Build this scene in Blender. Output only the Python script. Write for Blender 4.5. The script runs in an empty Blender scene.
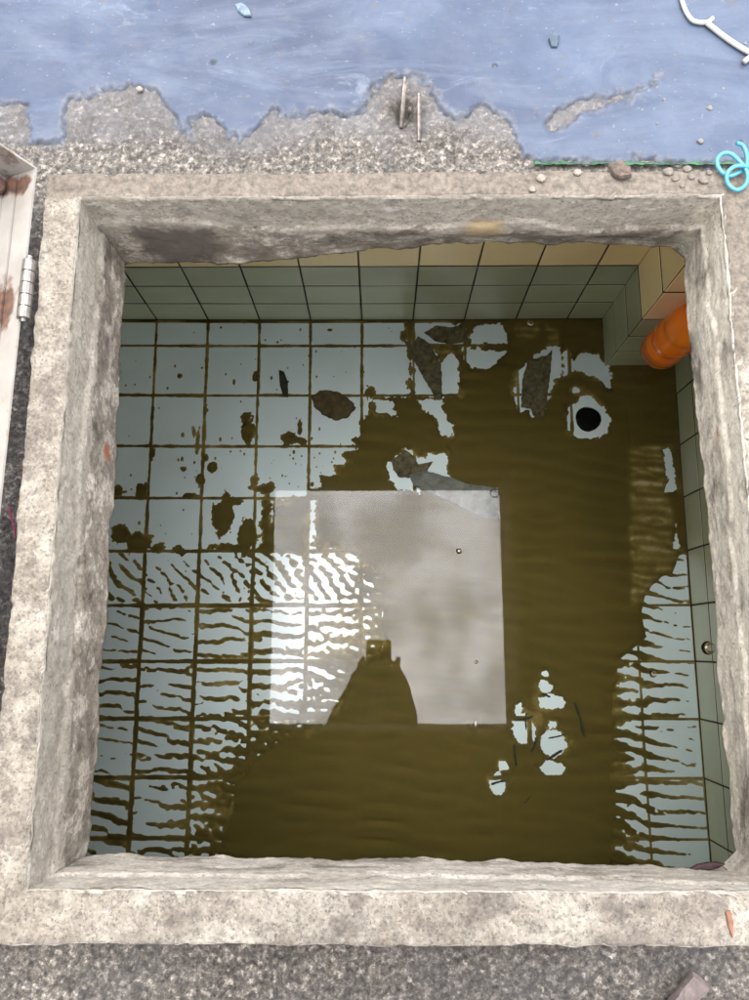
import bpy, math, random
import numpy as np
from mathutils import Vector, Matrix

random.seed(7)
SC = bpy.context.scene
COL = SC.collection

# ------------------------------------------------------------------ camera
WATER_Z = 0.33            # tank floor tiles lie at z = 0
RIM_Z = 1.014             # top of the hatch curb
DECK_Z = 0.964            # roof deck around the curb
CEIL_Z = 0.90             # underside of the roof slab
CAM_Z = WATER_Z + 1.336
F_PX = 780.0
TILT = math.atan(148.0 / F_PX)
cam_data = bpy.data.cameras.new('camera')
cam = bpy.data.objects.new('camera', cam_data)
COL.objects.link(cam)
cam.location = (0, 0, CAM_Z)
YAW = math.asin(6.0 / 794.0)       # the camera leans a touch to one side too
CAM_R = Matrix.Rotation(YAW, 3, 'Y') @ Matrix.Rotation(TILT, 3, 'X')
cam.rotation_euler = CAM_R.to_euler()
cam_data.sensor_fit = 'VERTICAL'
cam_data.sensor_height = 24.0
cam_data.lens = 24.0 * F_PX / 1000.0
cam_data.clip_start = 0.004
cam_data.clip_end = 500
SC.camera = cam

# ------------------------------------------------------------------ world: bright hazy overcast
SUN_DIR = Vector((-0.12, 0.17, 1.0)).normalized()      # towards the sun
w = bpy.data.worlds.new('World')
SC.world = w
w.use_nodes = True
nt = w.node_tree
nt.nodes.clear()
N = nt.nodes.new
out = N('ShaderNodeOutputWorld')
bg = N('ShaderNodeBackground')
bg.inputs['Strength'].default_value = 0.11
sky = N('ShaderNodeTexSky')
sky.sky_type = 'NISHITA'
sky.sun_disc = False
sky.sun_elevation = math.asin(SUN_DIR.z)
sky.sun_rotation = math.atan2(SUN_DIR.x, SUN_DIR.y)
tc = N('ShaderNodeTexCoord')
ns = N('ShaderNodeTexNoise')
ns.inputs['Scale'].default_value = 12.0
ns.inputs['Detail'].default_value = 6
ns.inputs['Roughness'].default_value = 0.55
ns.inputs['Distortion'].default_value = 0.4
nt.links.new(tc.outputs['Generated'], ns.inputs['Vector'])
rp = N('ShaderNodeValToRGB')
rp.color_ramp.elements[0].position = 0.40
rp.color_ramp.elements[0].color = (2.0, 1.95, 2.15, 1)
rp.color_ramp.elements[1].position = 0.60
rp.color_ramp.elements[1].color = (17.0, 16.6, 17.6, 1)
nt.links.new(ns.outputs['Fac'], rp.inputs['Fac'])
sxyz = N('ShaderNodeSeparateXYZ')
nt.links.new(tc.outputs['Generated'], sxyz.inputs[0])
mz = N('ShaderNodeMath')                      # (1 + 2 sin e) / 3, the overcast sky
mz.operation = 'MULTIPLY_ADD'
mz.use_clamp = True
nt.links.new(sxyz.outputs['Z'], mz.inputs[0])
mz.inputs[1].default_value = 2 / 3
mz.inputs[2].default_value = 1 / 3
vm = N('ShaderNodeVectorMath')
vm.operation = 'SCALE'
nt.links.new(rp.outputs['Color'], vm.inputs[0])
nt.links.new(mz.outputs[0], vm.inputs['Scale'])
mx = N('ShaderNodeMix')
mx.data_type = 'RGBA'
mx.inputs[0].default_value = 0.86
nt.links.new(sky.outputs[0], mx.inputs[6])
nt.links.new(vm.outputs[0], mx.inputs[7])
nt.links.new(mx.outputs[2], bg.inputs['Color'])
nt.links.new(bg.outputs[0], out.inputs['Surface'])

sun_d = bpy.data.lights.new('sun', 'SUN')
sun_d.energy = 1.05
sun_d.angle = math.radians(52)
sun_d.color = (1.0, 0.975, 0.945)
sun = bpy.data.objects.new('sun', sun_d)
COL.objects.link(sun)
sun.rotation_euler = SUN_DIR.to_track_quat('Z', 'Y').to_euler()
sun.location = (0, 0, 6)

vs = SC.view_settings
vs.view_transform = 'Standard'
vs.look = 'None'
vs.exposure = 2.52
vs.gamma = 1.0
vs.use_curve_mapping = False
SC.render.engine = 'CYCLES'
cy = SC.cycles
cy.use_denoising = True
cy.max_bounces = 14
cy.transmission_bounces = 12
cy.diffuse_bounces = 6
cy.glossy_bounces = 6
cy.caustics_refractive = True
cy.caustics_reflective = False
cy.sample_clamp_indirect = 0
cy.blur_glossy = 0.0


# ------------------------------------------------------------------ pixel -> place
def tang(u, v):
    d = CAM_R @ Vector((u - 374.5, 500.0 - v, -F_PX))
    return d.x / -d.z, d.y / -d.z


def at_z(u, v, z):
    tx, ty = tang(u, v)
    d = CAM_Z - z
    return Vector((tx * d, ty * d, z))


def on_floor(u, v, z=0.0):
    """point on the tank floor seen through the refracting water"""
    tx, ty = tang(u, v)
    r = math.hypot(tx, ty)
    h = CAM_Z - WATER_Z
    si = r / math.sqrt(1 + r * r) / 1.333
    tr = si / math.sqrt(1 - si * si)
    k = (h * r + (WATER_Z - z) * tr) / max(r, 1e-9)
    return Vector((tx * k, ty * k, z))


# ------------------------------------------------------------------ numpy noise
def _hash(ix, iy, iz, seed):
    h = (ix.astype(np.int64) * 374761393 + iy.astype(np.int64) * 668265263 + iz.astype(np.int64) * 2147483647 + seed * 974634)
    h = (h ^ (h >> 13)) * 1274126177
    h = h & 0xffffffff
    h = (h ^ (h >> 16)) & 0xffff
    return h / 65535.0


def vnoise(x, y, z=None, seed=0):
    x = np.asarray(x, float)
    y = np.asarray(y, float)
    z = np.zeros_like(x) if z is None else np.asarray(z, float)
    ix, iy, iz = np.floor(x), np.floor(y), np.floor(z)
    fx, fy, fz = x - ix, y - iy, z - iz
    fx, fy, fz = [f * f * f * (f * (f * 6 - 15) + 10) for f in (fx, fy, fz)]
    r = 0
    for dx in (0, 1):
        wx = fx if dx else 1 - fx
        for dy in (0, 1):
            wy = fy if dy else 1 - fy
            for dz in (0, 1):
                wz = fz if dz else 1 - fz
                r = r + wx * wy * wz * _hash(ix + dx, iy + dy, iz + dz, seed)
    return r * 2 - 1


def fbm(x, y, z=None, scale=10.0, octv=4, seed=0, rough=0.5):
    a, s, t = 1.0, 0, 0
    zz = None if z is None else np.asarray(z) * scale
    xx, yy = np.asarray(x) * scale, np.asarray(y) * scale
    for o in range(octv):
        s = s + a * vnoise(xx, yy, zz, seed + o * 17)
        t += a
        a *= rough
        xx, yy = xx * 2.03 + 5.3, yy * 2.03 + 1.7
        if zz is not None:
            zz = zz * 2.03 + 3.1
    return s / t


def sstep(a, b, x):
    t = np.clip((x - a) / (b - a), 0, 1)
    return t * t * (3 - 2 * t)


def sdf_poly(X, Y, poly, pad=0.05):
    """signed distance (negative inside), only evaluated near the polygon"""
    P = np.array([(p[0], p[1]) for p in poly], float)
    R = np.full(X.shape, pad)
    m = (X > P[:, 0].min() - pad) & (X < P[:, 0].max() + pad) & (Y > P[:, 1].min() - pad) & (Y < P[:, 1].max() + pad)
    if not m.any():
        return R
    x, y = X[m], Y[m]
    d = np.full(x.shape, 1e9)
    ins = np.zeros(x.shape, bool)
    n = len(P)
    for i in range(n):
        ax, ay = P[i]
        bx, by = P[(i + 1) % n]
        ex, ey = bx - ax, by - ay
        t = np.clip(((x - ax) * ex + (y - ay) * ey) / (ex * ex + ey * ey + 1e-15), 0, 1)
        d = np.minimum(d, (x - ax - t * ex) ** 2 + (y - ay - t * ey) ** 2)
        c = (ay > y) != (by > y)
        with np.errstate(divide='ignore', invalid='ignore'):
            xi = ax + (y - ay) * ex / (ey if ey else 1e-15)
        ins ^= c & (x < xi)
    d = np.sqrt(d)
    R[m] = np.minimum(np.where(ins, -d, d), pad)
    return R


# ------------------------------------------------------------------ materials
class Mat:
    def __init__(self, name, rough=0.8, color=(0.5, 0.5, 0.5), **kw):
        self.m = bpy.data.materials.new(name)
        self.m.use_nodes = True
        self.t = self.m.node_tree
        self.b = self.t.nodes['Principled BSDF']
        self.b.inputs['Roughness'].default_value = rough
        self.b.inputs['Base Color'].default_value = (*color, 1)
        for k, v in kw.items():
            self.b.inputs[k].default_value = v
        self.geo = None

    def n(self, t):
        return self.t.nodes.new(t)

    def l(self, a, b):
        self.t.links.new(a, b)

    def pos(self, sx=1, sy=1, sz=1):
        tcn = self.n('ShaderNodeTexCoord')
        mp = self.n('ShaderNodeMapping')
        mp.inputs['Scale'].default_value = (sx, sy, sz)
        self.l(tcn.outputs['Object'], mp.inputs['Vector'])
        return mp.outputs[0]

    def noise(self, scale, detail=5, rough=0.55, vec=None, dist=0.0):
        q = self.n('ShaderNodeTexNoise')
        q.inputs['Scale'].default_value = scale
        q.inputs['Detail'].default_value = detail
        q.inputs['Roughness'].default_value = rough
        q.inputs['Distortion'].default_value = dist
        self.l(vec if vec is not None else self.pos(), q.inputs['Vector'])
        return q.outputs['Fac']

    def ramp(self, fac, stops):
        r = self.n('ShaderNodeValToRGB')
        e = r.color_ramp.elements
        while len(e) < len(stops):
            e.new(0.5)
        for i, (p, c) in enumerate(stops):
            e[i].position = p
            e[i].color = (c, c, c, 1) if not hasattr(c, '__len__') else (*c, 1)
        self.l(fac, r.inputs['Fac'])
        return r.outputs['Color']

    def mix(self, fac, a, b, mode='MIX'):
        q = self.n('ShaderNodeMix')
        q.data_type = 'RGBA'
        q.blend_type = mode
        for s, i in ((fac, 0), (a, 6), (b, 7)):
            if hasattr(s, 'node'):
                self.l(s, q.inputs[i])
            elif i == 0:
                q.inputs[0].default_value = s
            else:
                q.inputs[i].default_value = (*s, 1)
        return q.outputs[2]

    def math(self, op, a, b=0.0):
        q = self.n('ShaderNodeMath')
        q.operation = op
        for s, i in ((a, 0), (b, 1)):
            if hasattr(s, 'node'):
                self.l(s, q.inputs[i])
            else:
                q.inputs[i].default_value = s
        return q.outputs[0]

    def grains(self, scale, stops, vec=None):
        """sharp-edged grains: one random value per cell, through a ramp"""
        v = self.n('ShaderNodeTexVoronoi')
        v.inputs['Scale'].default_value = scale
        self.l(vec if vec is not None else self.pos(), v.inputs['Vector'])
        sp = self.n('ShaderNodeSeparateColor')
        self.l(v.outputs['Color'], sp.inputs[0])
        return self.ramp(sp.outputs[0], stops)

    def pores(self, scale, size):
        v = self.n('ShaderNodeTexVoronoi')
        v.inputs['Scale'].default_value = scale
        self.l(self.pos(), v.inputs['Vector'])
        sp = self.n('ShaderNodeSeparateColor')
        self.l(v.outputs['Color'], sp.inputs[0])
        d = self.math('SUBTRACT', v.outputs['Distance'], self.math('MULTIPLY', self.math('POWER', sp.outputs[1], 3.0), size))
        return self.ramp(d, [(0.0, 1.0), (0.04, 0.0)])

    def near(self, p, rad, soft=0.3, nz=None, amt=0.3):
        """1 inside a ball about p (object space), 0 outside"""
        q = self.n('ShaderNodeVectorMath')
        q.operation = 'DISTANCE'
        self.l(self.pos(), q.inputs[0])
        q.inputs[1].default_value = p
        d = self.math('DIVIDE', q.outputs['Value'], rad)
        if nz is not None:
            d = self.math('ADD', d, self.math('MULTIPLY', self.math('SUBTRACT', nz, 0.5), amt * 2))
        return self.ramp(d, [(max(0.0, 1 - soft), 1.0), (1.0, 0.0)])

    def color(self, s):
        self.l(s, self.b.inputs['Base Color'])

    def rough(self, s):
        self.l(s, self.b.inputs['Roughness'])

    def bump(self, h, strength=0.4, dist=0.002):
        q = self.n('ShaderNodeBump')
        q.inputs['Strength'].default_value = strength
        q.inputs['Distance'].default_value = dist
        self.l(h, q.inputs['Height'])
        self.l(q.outputs[0], self.b.inputs['Normal'])


def simple(name, color, rough=0.6, var=0.25, scale=60, bump=0.0, **kw):
    M = Mat(name, rough, color, **kw)
    f = M.noise(scale, 5)
    c2 = tuple(c * (1 - var) for c in color)
    c3 = tuple(min(1, c * (1 + var)) for c in color)
    M.color(M.ramp(f, [(0.3, c2), (0.7, c3)]))
    if bump:
        M.bump(M.noise(scale * 3, 6), bump, 0.002)
    return M.m


# concrete of the curb
def mat_curb():
    M = Mat('curb_concrete', 0.9)
    g = M.n('ShaderNodeNewGeometry')
    sp = M.n('ShaderNodeSeparateXYZ')
    M.l(g.outputs['Position'], sp.inputs[0])
    sn = M.n('ShaderNodeSeparateXYZ')
    M.l(g.outputs['True Normal'], sn.inputs[0])
    big = M.noise(7, 6, 0.6)
    mid = M.noise(28, 8, 0.65)
    fine = M.noise(230, 6, 0.7)
    grit = M.noise(620, 4, 0.6)
    # top: pale weathered mortar with dark lichen pinpricks
    top = M.ramp(mid, [(0.25, (0.100, 0.084, 0.062)), (0.44, (0.165, 0.144, 0.112)), (0.55, (0.205, 0.184, 0.147)), (0.72, (0.255, 0.234, 0.19))])
    pin = M.ramp(M.noise(330, 5, 0.75), [(0.53, 1.0), (0.62, 0.38)])
    top = M.mix(0.75, top, pin, 'MULTIPLY')
    patch = M.ramp(M.noise(15, 8, 0.7), [(0.49, 0.0), (0.58, 0.85)])
    top = M.mix(patch, top, M.mix(0.6, (0.105, 0.089, 0.071), pin, 'MULTIPLY'))
    agg = M.ramp(M.noise(95, 9, 0.78), [(0.38, 0.5), (0.47, 0.92), (0.6, 1.12)])
    top = M.mix(0.8, top, agg, 'MULTIPLY')
    top = M.mix(0.55, top, M.grains(420, [(0.0, 0.62), (0.3, 0.9), (0.75, 1.08), (1.0, 1.45)]), 'MULTIPLY')
    top = M.mix(M.math('MULTIPLY', M.pores(300, 0.36), 0.6), top, (0.06, 0.05, 0.04))
    # inner side, upper band: smooth render; lower band: rough grey cement
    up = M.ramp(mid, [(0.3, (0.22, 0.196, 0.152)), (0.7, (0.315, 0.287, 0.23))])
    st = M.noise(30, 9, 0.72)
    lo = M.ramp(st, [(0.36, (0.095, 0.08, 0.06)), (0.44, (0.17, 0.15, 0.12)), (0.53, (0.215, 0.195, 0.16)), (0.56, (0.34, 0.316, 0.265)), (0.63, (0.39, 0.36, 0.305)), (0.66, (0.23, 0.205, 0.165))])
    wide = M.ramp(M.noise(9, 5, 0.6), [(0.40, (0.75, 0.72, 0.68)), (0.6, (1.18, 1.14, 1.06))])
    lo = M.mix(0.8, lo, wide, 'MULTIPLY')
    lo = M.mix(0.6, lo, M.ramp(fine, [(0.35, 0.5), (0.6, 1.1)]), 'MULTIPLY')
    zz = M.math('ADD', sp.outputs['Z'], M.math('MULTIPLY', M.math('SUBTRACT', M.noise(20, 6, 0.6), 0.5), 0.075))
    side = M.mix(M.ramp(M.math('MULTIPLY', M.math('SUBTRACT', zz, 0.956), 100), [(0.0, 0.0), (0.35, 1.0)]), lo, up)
    # mottled yellow-white on the east face, its brighter light painted into the colour
    lit_east = M.math('MULTIPLY', M.ramp(M.math('SUBTRACT', sp.outputs['X'], 0.295), [(0.0, 0.0), (0.012, 1.0)]),
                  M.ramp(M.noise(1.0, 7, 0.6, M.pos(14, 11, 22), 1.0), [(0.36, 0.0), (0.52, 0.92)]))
    side = M.mix(lit_east, side, (0.52, 0.475, 0.38))
    lit_south = M.math('MULTIPLY', M.ramp(M.math('SUBTRACT', -0.0, M.math('ADD', sp.outputs['Y'], 0.17)), [(0.0, 0.0), (0.012, 1.0)]),
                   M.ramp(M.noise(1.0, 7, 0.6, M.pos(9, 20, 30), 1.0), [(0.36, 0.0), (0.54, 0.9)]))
    side = M.mix(lit_south, side, (0.42, 0.385, 0.32))  # south face whitened too, the light falling on it put into the colour
    # brown weathering of the back strip and of the far right corner
    wm = M.math('ADD', M.ramp(M.math('ADD', sp.outputs['Y'], M.math('MULTIPLY', M.noise(30, 6, 0.7), 0.02)), [(0.414, 0.0), (0.421, 0.85)]),
                M.near((0.35, 0.36, 1.014), 0.17, 0.5, mid, 0.9))
    top = M.mix(M.math('MINIMUM', wm, 0.85), top, M.mix(0.85, (0.088, 0.073, 0.055), M.ramp(M.noise(150, 7, 0.75), [(0.38, 0.35), (0.62, 1.5)]), 'MULTIPLY'))
    scab = M.ramp(M.noise(85, 8, 0.72), [(0.34, 0.55), (0.5, 1.0), (0.66, 1.25)])
    side = M.mix(0.55, side, scab, 'MULTIPLY')
    side = M.mix(0.5, side, M.grains(380, [(0.0, 0.6), (0.3, 0.92), (0.75, 1.06), (1.0, 1.4)]), 'MULTIPLY')
    side = M.mix(M.math('MULTIPLY', M.pores(260, 0.34), 0.55), side, (0.07, 0.058, 0.045))
    flk = M.ramp(M.noise(1.0, 8, 0.72, M.pos(45, 45, 80)), [(0.60, 0.0), (0.63, 0.75)])
    side = M.mix(flk, side, (0.40, 0.375, 0.325))
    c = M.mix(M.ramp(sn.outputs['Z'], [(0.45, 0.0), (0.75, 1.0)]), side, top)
    # stains with shapes of their own
    for p, r, colr in (((-0.205, 0.41, 0.925), 0.055, (0.075, 0.06, 0.045)), ((-0.13, 0.42, 0.905), 0.03, (0.12, 0.10, 0.075)),
                       ((-0.268, 0.19, 0.915), 0.011, (0.22, 0.075, 0.03)), ((0.325, 0.20, 0.955), 0.012, (0.25, 0.10, 0.06)),
                       ((-0.27, 0.30, 0.93), 0.016, (0.10, 0.075, 0.06)), ((0.335, -0.02, 0.96), 0.02, (0.40, 0.27, 0.09)),
                       ((0.335, -0.12, 0.945), 0.009, (0.16, 0.09, 0.06)), ((0.10, 0.42, 0.95), 0.03, (0.30, 0.23, 0.12))):
        c = M.mix(M.near(p, r, 0.45, mid, 1.0), c, colr)
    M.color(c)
    hh = M.math('ADD', fine, M.math('ADD', M.math('MULTIPLY', grit, 0.5), M.math('MULTIPLY', M.noise(85, 8, 0.72), 0.9)))
    M.bump(hh, 0.35, 0.0022)
    return M.m


def mat_deck():
    M = Mat('deck_concrete', 0.95)
    mid = M.noise(22, 8, 0.7)
    grain = M.noise(170, 9, 0.82)
    c = M.ramp(grain, [(0.38, (0.016, 0.014, 0.012)), (0.455, (0.075, 0.067, 0.056)), (0.54, (0.135, 0.122, 0.103)), (0.60, (0.32, 0.295, 0.255))])
    d = M.ramp(mid, [(0.3, (0.45, 0.43, 0.42)), (0.65, (1.0, 0.97, 0.92))])
    c = M.mix(0.8, c, d, 'MULTIPLY')
    bl = M.ramp(M.noise(9, 6, 0.6), [(0.45, 0.0), (0.6, 0.55)])
    c = M.mix(bl, c, M.mix(0.6, (0.07, 0.066, 0.062), M.ramp(grain, [(0.35, 0.3), (0.6, 1.2)]), 'MULTIPLY'))
    g = M.n('ShaderNodeNewGeometry')
    sp = M.n('ShaderNodeSeparateXYZ')
    M.l(g.outputs['Position'], sp.inputs[0])
    yy = M.math('ADD', sp.outputs['Y'], M.math('MULTIPLY', M.math('SUBTRACT', M.noise(16, 7, 0.65), 0.5), 0.10))
    strip = M.math('MULTIPLY', M.ramp(yy, [(0.47, 1.0), (0.495, 0.0)]), M.ramp(sp.outputs['Y'], [(0.40, 0.0), (0.41, 1.0)]))
    flecks = M.ramp(M.noise(170, 9, 0.8), [(0.40, (0.03, 0.027, 0.023)), (0.49, (0.10, 0.09, 0.074)), (0.56, (0.155, 0.14, 0.115)), (0.61, (0.27, 0.25, 0.215))])
    c = M.mix(M.math('MULTIPLY', strip, 0.9), c, flecks)
    pc = at_z(404, 112, DECK_Z)
    pit = M.near((pc.x, pc.y, DECK_Z - .006), 0.030, 0.6, mid, 0.8)
    c = M.mix(M.math('MULTIPLY', pit, 0.8), c, M.ramp(grain, [(0.38, (0.012, 0.010, 0.008)), (0.6, (0.085, 0.07, 0.054))]))
    c = M.mix(0.75, c, M.grains(300, [(0.0, 0.25), (0.35, 0.62), (0.8, 0.85), (0.93, 1.25), (1.0, 1.8)]), 'MULTIPLY')
    smooth = M.math('MULTIPLY', M.ramp(yy, [(0.49, 0.0), (0.51, 0.55)]), M.math('SUBTRACT', 1.0, pit))
    c = M.mix(smooth, c, M.ramp(M.noise(40, 7, 0.65), [(0.35, (0.062, 0.060, 0.059)), (0.65, (0.118, 0.118, 0.122))]))
    M.color(c)
    M.bump(M.math('ADD', grain, mid), 0.5, 0.003)
    return M.m


def mat_coating():
    M = Mat('blue_roof_paint', 0.42, **{'Specular IOR Level': 0.35})
    big = M.noise(4.5, 6, 0.6)
    c = M.ramp(big, [(0.32, (0.017, 0.027, 0.050)), (0.5, (0.026, 0.039, 0.067)), (0.68, (0.042, 0.060, 0.094))])
    # chalky wiped streaks and dust
    st = M.noise(1.0, 8, 0.65, M.pos(5, 17, 1), 1.2)
    c = M.mix(M.ramp(st, [(0.46, 0.0), (0.60, 0.45), (0.66, 0.25), (0.8, 0.5)]), c, (0.064, 0.083, 0.115))
    sm = M.noise(1.0, 7, 0.72, M.pos(9, 22, 1), 0.9)
    c = M.mix(M.ramp(sm, [(0.60, 0.0), (0.68, 0.6)]), c, (0.098, 0.116, 0.145))
    gm = M.noise(1.0, 6, 0.7, M.pos(16, 20, 1), 0.5)
    c = M.mix(M.ramp(gm, [(0.58, 0.0), (0.70, 0.45)]), c, (0.055, 0.058, 0.064))
    # worn thin: grey cement grinning through, by paint thickness
    at = M.n('ShaderNodeAttribute')
    at.attribute_name = 'thick'
    wear = M.math('ADD', at.outputs['Fac'], M.math('MULTIPLY', M.math('SUBTRACT', M.noise(60, 8, 0.75), 0.5), 2.2))
    c = M.mix(M.ramp(wear, [(0.15, 0.85), (0.55, 0.0)]), c, M.ramp(M.noise(160, 5, 0.7), [(0.35, (0.040, 0.043, 0.049)), (0.65, (0.072, 0.081, 0.098))]))
    dirt = M.ramp(M.noise(140, 3, 0.5), [(0.66, 0.0), (0.71, 0.75)])
    c = M.mix(dirt, c, (0.05, 0.05, 0.05))
    spk = M.ramp(M.noise(190, 3, 0.5, M.pos(1.0, 1.3, 1)), [(0.67, 0.0), (0.71, 0.7)])
    c = M.mix(M.math('MULTIPLY', spk, 0.3), c, (0.22, 0.23, 0.24))
    M.color(c)
    M.rough(M.ramp(M.noise(30, 5), [(0.3, 0.35), (0.7, 0.65)]))
    M.bump(M.math('ADD', M.noise(60, 7, 0.6), M.math('MULTIPLY', st, 0.6)), 0.25, 0.003)
    return M.m


def mat_tile(name, col, dirt, var=0.05, rough=0.22):
    M = Mat(name, rough)
    oi = M.n('ShaderNodeObjectInfo')
    c = M.ramp(oi.outputs['Random'], [(0.0, tuple(x * (1 - var) for x in col)), (1.0, tuple(min(1, x * (1 + var)) for x in col))])
    g = M.n('ShaderNodeNewGeometry')
    q = M.n('ShaderNodeTexNoise')
    q.inputs['Scale'].default_value = 9
    q.inputs['Detail'].default_value = 7
    M.l(g.outputs['Position'], q.inputs['Vector'])
    c = M.mix(M.ramp(q.outputs['Fac'], [(0.42, 0.0), (0.75, 0.55)]), c, dirt)
    q2 = M.n('ShaderNodeTexNoise')
    q2.inputs['Scale'].default_value = 260
    q2.inputs['Detail'].default_value = 3
    M.l(g.outputs['Position'], q2.inputs['Vector'])
    c = M.mix(M.ramp(q2.outputs['Fac'], [(0.70, 0.0), (0.75, 0.5)]), c, dirt)
    M.color(c)
    return M.m


def mat_silt():
    M = Mat('silt', 0.95, **{'Specular IOR Level': 0.1})
    at = M.n('ShaderNodeAttribute')
    at.attribute_name = 'thick'
    f = M.math('ADD', at.outputs['Fac'], M.math('MULTIPLY', M.math('SUBTRACT', M.noise(45, 6, 0.6), 0.5), 0.22))
    c = M.ramp(f, [(0.0, (0.50, 0.42, 0.22)), (0.25, (0.29, 0.205, 0.062)), (0.55, (0.170, 0.121, 0.030)), (1.0, (0.115, 0.083, 0.021))])
    c = M.mix(M.ramp(M.noise(5, 5, 0.5), [(0.35, 0.0), (0.7, 0.35)]), c, (0.082, 0.066, 0.016))
    c = M.mix(M.ramp(M.noise(300, 3, 0.5), [(0.70, 0.0), (0.74, 0.8)]), c, (0.02, 0.017, 0.01))
    M.color(c)
    M.bump(M.noise(120, 6, 0.6), 0.25, 0.002)
    return M.m


def mat_water():
    M = Mat('water', 0.0)
    M.t.nodes.remove(M.b)
    gl = M.n('ShaderNodeBsdfGlass')
    gl.inputs['Roughness'].default_value = 0.0
    gl.inputs['IOR'].default_value = 1.333
    o = [x for x in M.t.nodes if x.type == 'OUTPUT_MATERIAL'][0]
    M.l(gl.outputs[0], o.inputs['Surface'])
    va = M.n('ShaderNodeVolumeAbsorption')
    va.inputs['Color'].default_value = (0.62, 0.79, 0.78, 1)
    va.inputs['Density'].default_value = 0.6
    M.l(va.outputs[0], o.inputs['Volume'])
    return M.m


MT = {
    'curb': mat_curb(), 'deck': mat_deck(), 'coat': mat_coating(), 'silt': mat_silt(), 'water': mat_water(),
    'floor_tile': mat_tile('floor_tile', (0.85, 0.94, 0.94), (0.74, 0.83, 0.80), 0.04),
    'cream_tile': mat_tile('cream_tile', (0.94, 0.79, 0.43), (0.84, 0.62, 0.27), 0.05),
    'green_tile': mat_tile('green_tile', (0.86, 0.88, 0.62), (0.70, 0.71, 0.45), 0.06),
    'grout': simple('grout', (0.06, 0.05, 0.025), 0.95, 0.3, 40),
    'slab': simple('slab_concrete', (0.26, 0.24, 0.21), 0.95, 0.25, 18, 0.4),
    'lid': None,
}


# ------------------------------------------------------------------ object helpers
def link(o, parent=None):
    COL.objects.link(o)
    if parent is not None:
        o.parent = parent
    return o


def tag(o, label=None, cat=None, group=None, kind=None):
    if label:
        o['label'] = label
    if cat:
        o['category'] = cat
    if group:
        o['group'] = group
    if kind:
        o['kind'] = kind
    return o


def mesh(name, verts, faces, mat=None, smooth=False):
    me = bpy.data.meshes.new(name)
    me.from_pydata([tuple(v) for v in verts], [], [tuple(f) for f in faces])
    me.update()
    if mat:
        me.materials.append(mat)
    if smooth:
        me.polygons.foreach_set('use_smooth', [True] * len(me.polygons))
    return me


def obj(name, verts, faces, mat=None, parent=None, smooth=False):
    return link(bpy.data.objects.new(name, mesh(name, verts, faces, mat, smooth)), parent)


def grid_mesh(name, V, F, mat, smooth=True, attr=None):
    """V (n,3) float, F (m,4) int arrays -> mesh, fast; drops unused verts"""
    used = np.zeros(len(V), bool)
    used[F.ravel()] = True
    idx = np.cumsum(used) - 1
    V2, F2 = V[used], idx[F]
    me = bpy.data.meshes.new(name)
    me.vertices.add(len(V2))
    me.vertices.foreach_set('co', V2.astype(np.float32).ravel())
    me.loops.add(F2.size)
    me.loops.foreach_set('vertex_index', F2.astype(np.int32).ravel())
    me.polygons.add(len(F2))
    me.polygons.foreach_set('loop_start', (np.arange(len(F2)) * 4).astype(np.int32))
    me.polygons.foreach_set('loop_total', np.full(len(F2), 4, np.int32))
    me.polygons.foreach_set('use_smooth', np.full(len(F2), smooth, bool))
    if attr is not None:
        a = me.attributes.new('thick', 'FLOAT', 'POINT')
        a.data.foreach_set('value', attr[used].astype(np.float32))
    me.update(calc_edges=True)
    me.validate()
    me.materials.append(mat)
    return me


def quads(ny, nx):
    i = np.arange(ny * nx).reshape(ny, nx)
    return np.stack([i[:-1, :-1], i[:-1, 1:], i[1:, 1:], i[1:, :-1]], -1)


def boxes(bl):
    """list of (x0,x1,y0,y1,z0,z1) -> verts, faces"""
    V, Fc = [], []
    for x0, x1, y0, y1, z0, z1 in bl:
        o = len(V)
        V += [(x, y, z) for z in (z0, z1) for y in (y0, y1) for x in (x0, x1)]
        Fc += [tuple(o + k for k in f) for f in ((0, 2, 3, 1), (4, 5, 7, 6), (0, 1, 5, 4), (2, 6, 7, 3), (0, 4, 6, 2), (1, 3, 7, 5))]
    return V, Fc


def tube(points, radii, seg=8, closed_ends=True, jitter=0):
    pts = [Vector(p) for p in points]
    if not hasattr(radii, '__len__'):
        radii = [radii] * len(pts)
    V, Fc = [], []
    up = Vector((0.13, 0.21, 0.97))
    for i, p in enumerate(pts):
        d = (pts[min(i + 1, len(pts) - 1)] - pts[max(i - 1, 0)]).normalized()
        a = d.cross(up)
        if a.length < 1e-4:
            a = d.cross(Vector((1, 0, 0)))
        a.normalize()
        b = d.cross(a)
        for k in range(seg):
            t = 2 * math.pi * k / seg
            r = radii[i] * (1 + jitter * random.uniform(-1, 1))
            V.append(p + a * (r * math.cos(t)) + b * (r * math.sin(t)))
    for i in range(len(pts) - 1):
        for k in range(seg):
            Fc.append((i * seg + k, i * seg + (k + 1) % seg, (i + 1) * seg + (k + 1) % seg, (i + 1) * seg + k))
    if closed_ends:
        Fc.append(tuple(range(seg - 1, -1, -1)))
        o = (len(pts) - 1) * seg
        Fc.append(tuple(range(o, o + seg)))
    return V, Fc


def spline(pts, n=8):
    """Catmull-Rom through points"""
    P = [Vector(p) for p in pts]
    P = [P[0] * 2 - P[1]] + P + [P[-1] * 2 - P[-2]]
    R = []
    for i in range(1, len(P) - 2):
        for k in range(n):
            t = k / n
            R.append(0.5 * ((2 * P[i]) + (P[i + 1] - P[i - 1]) * t + (2 * P[i - 1] - 5 * P[i] + 4 * P[i + 1] - P[i + 2]) * t * t + (3 * P[i] - P[i - 1] - 3 * P[i + 1] + P[i + 2]) * t ** 3))
    R.append(P[-2])
    return R


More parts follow.
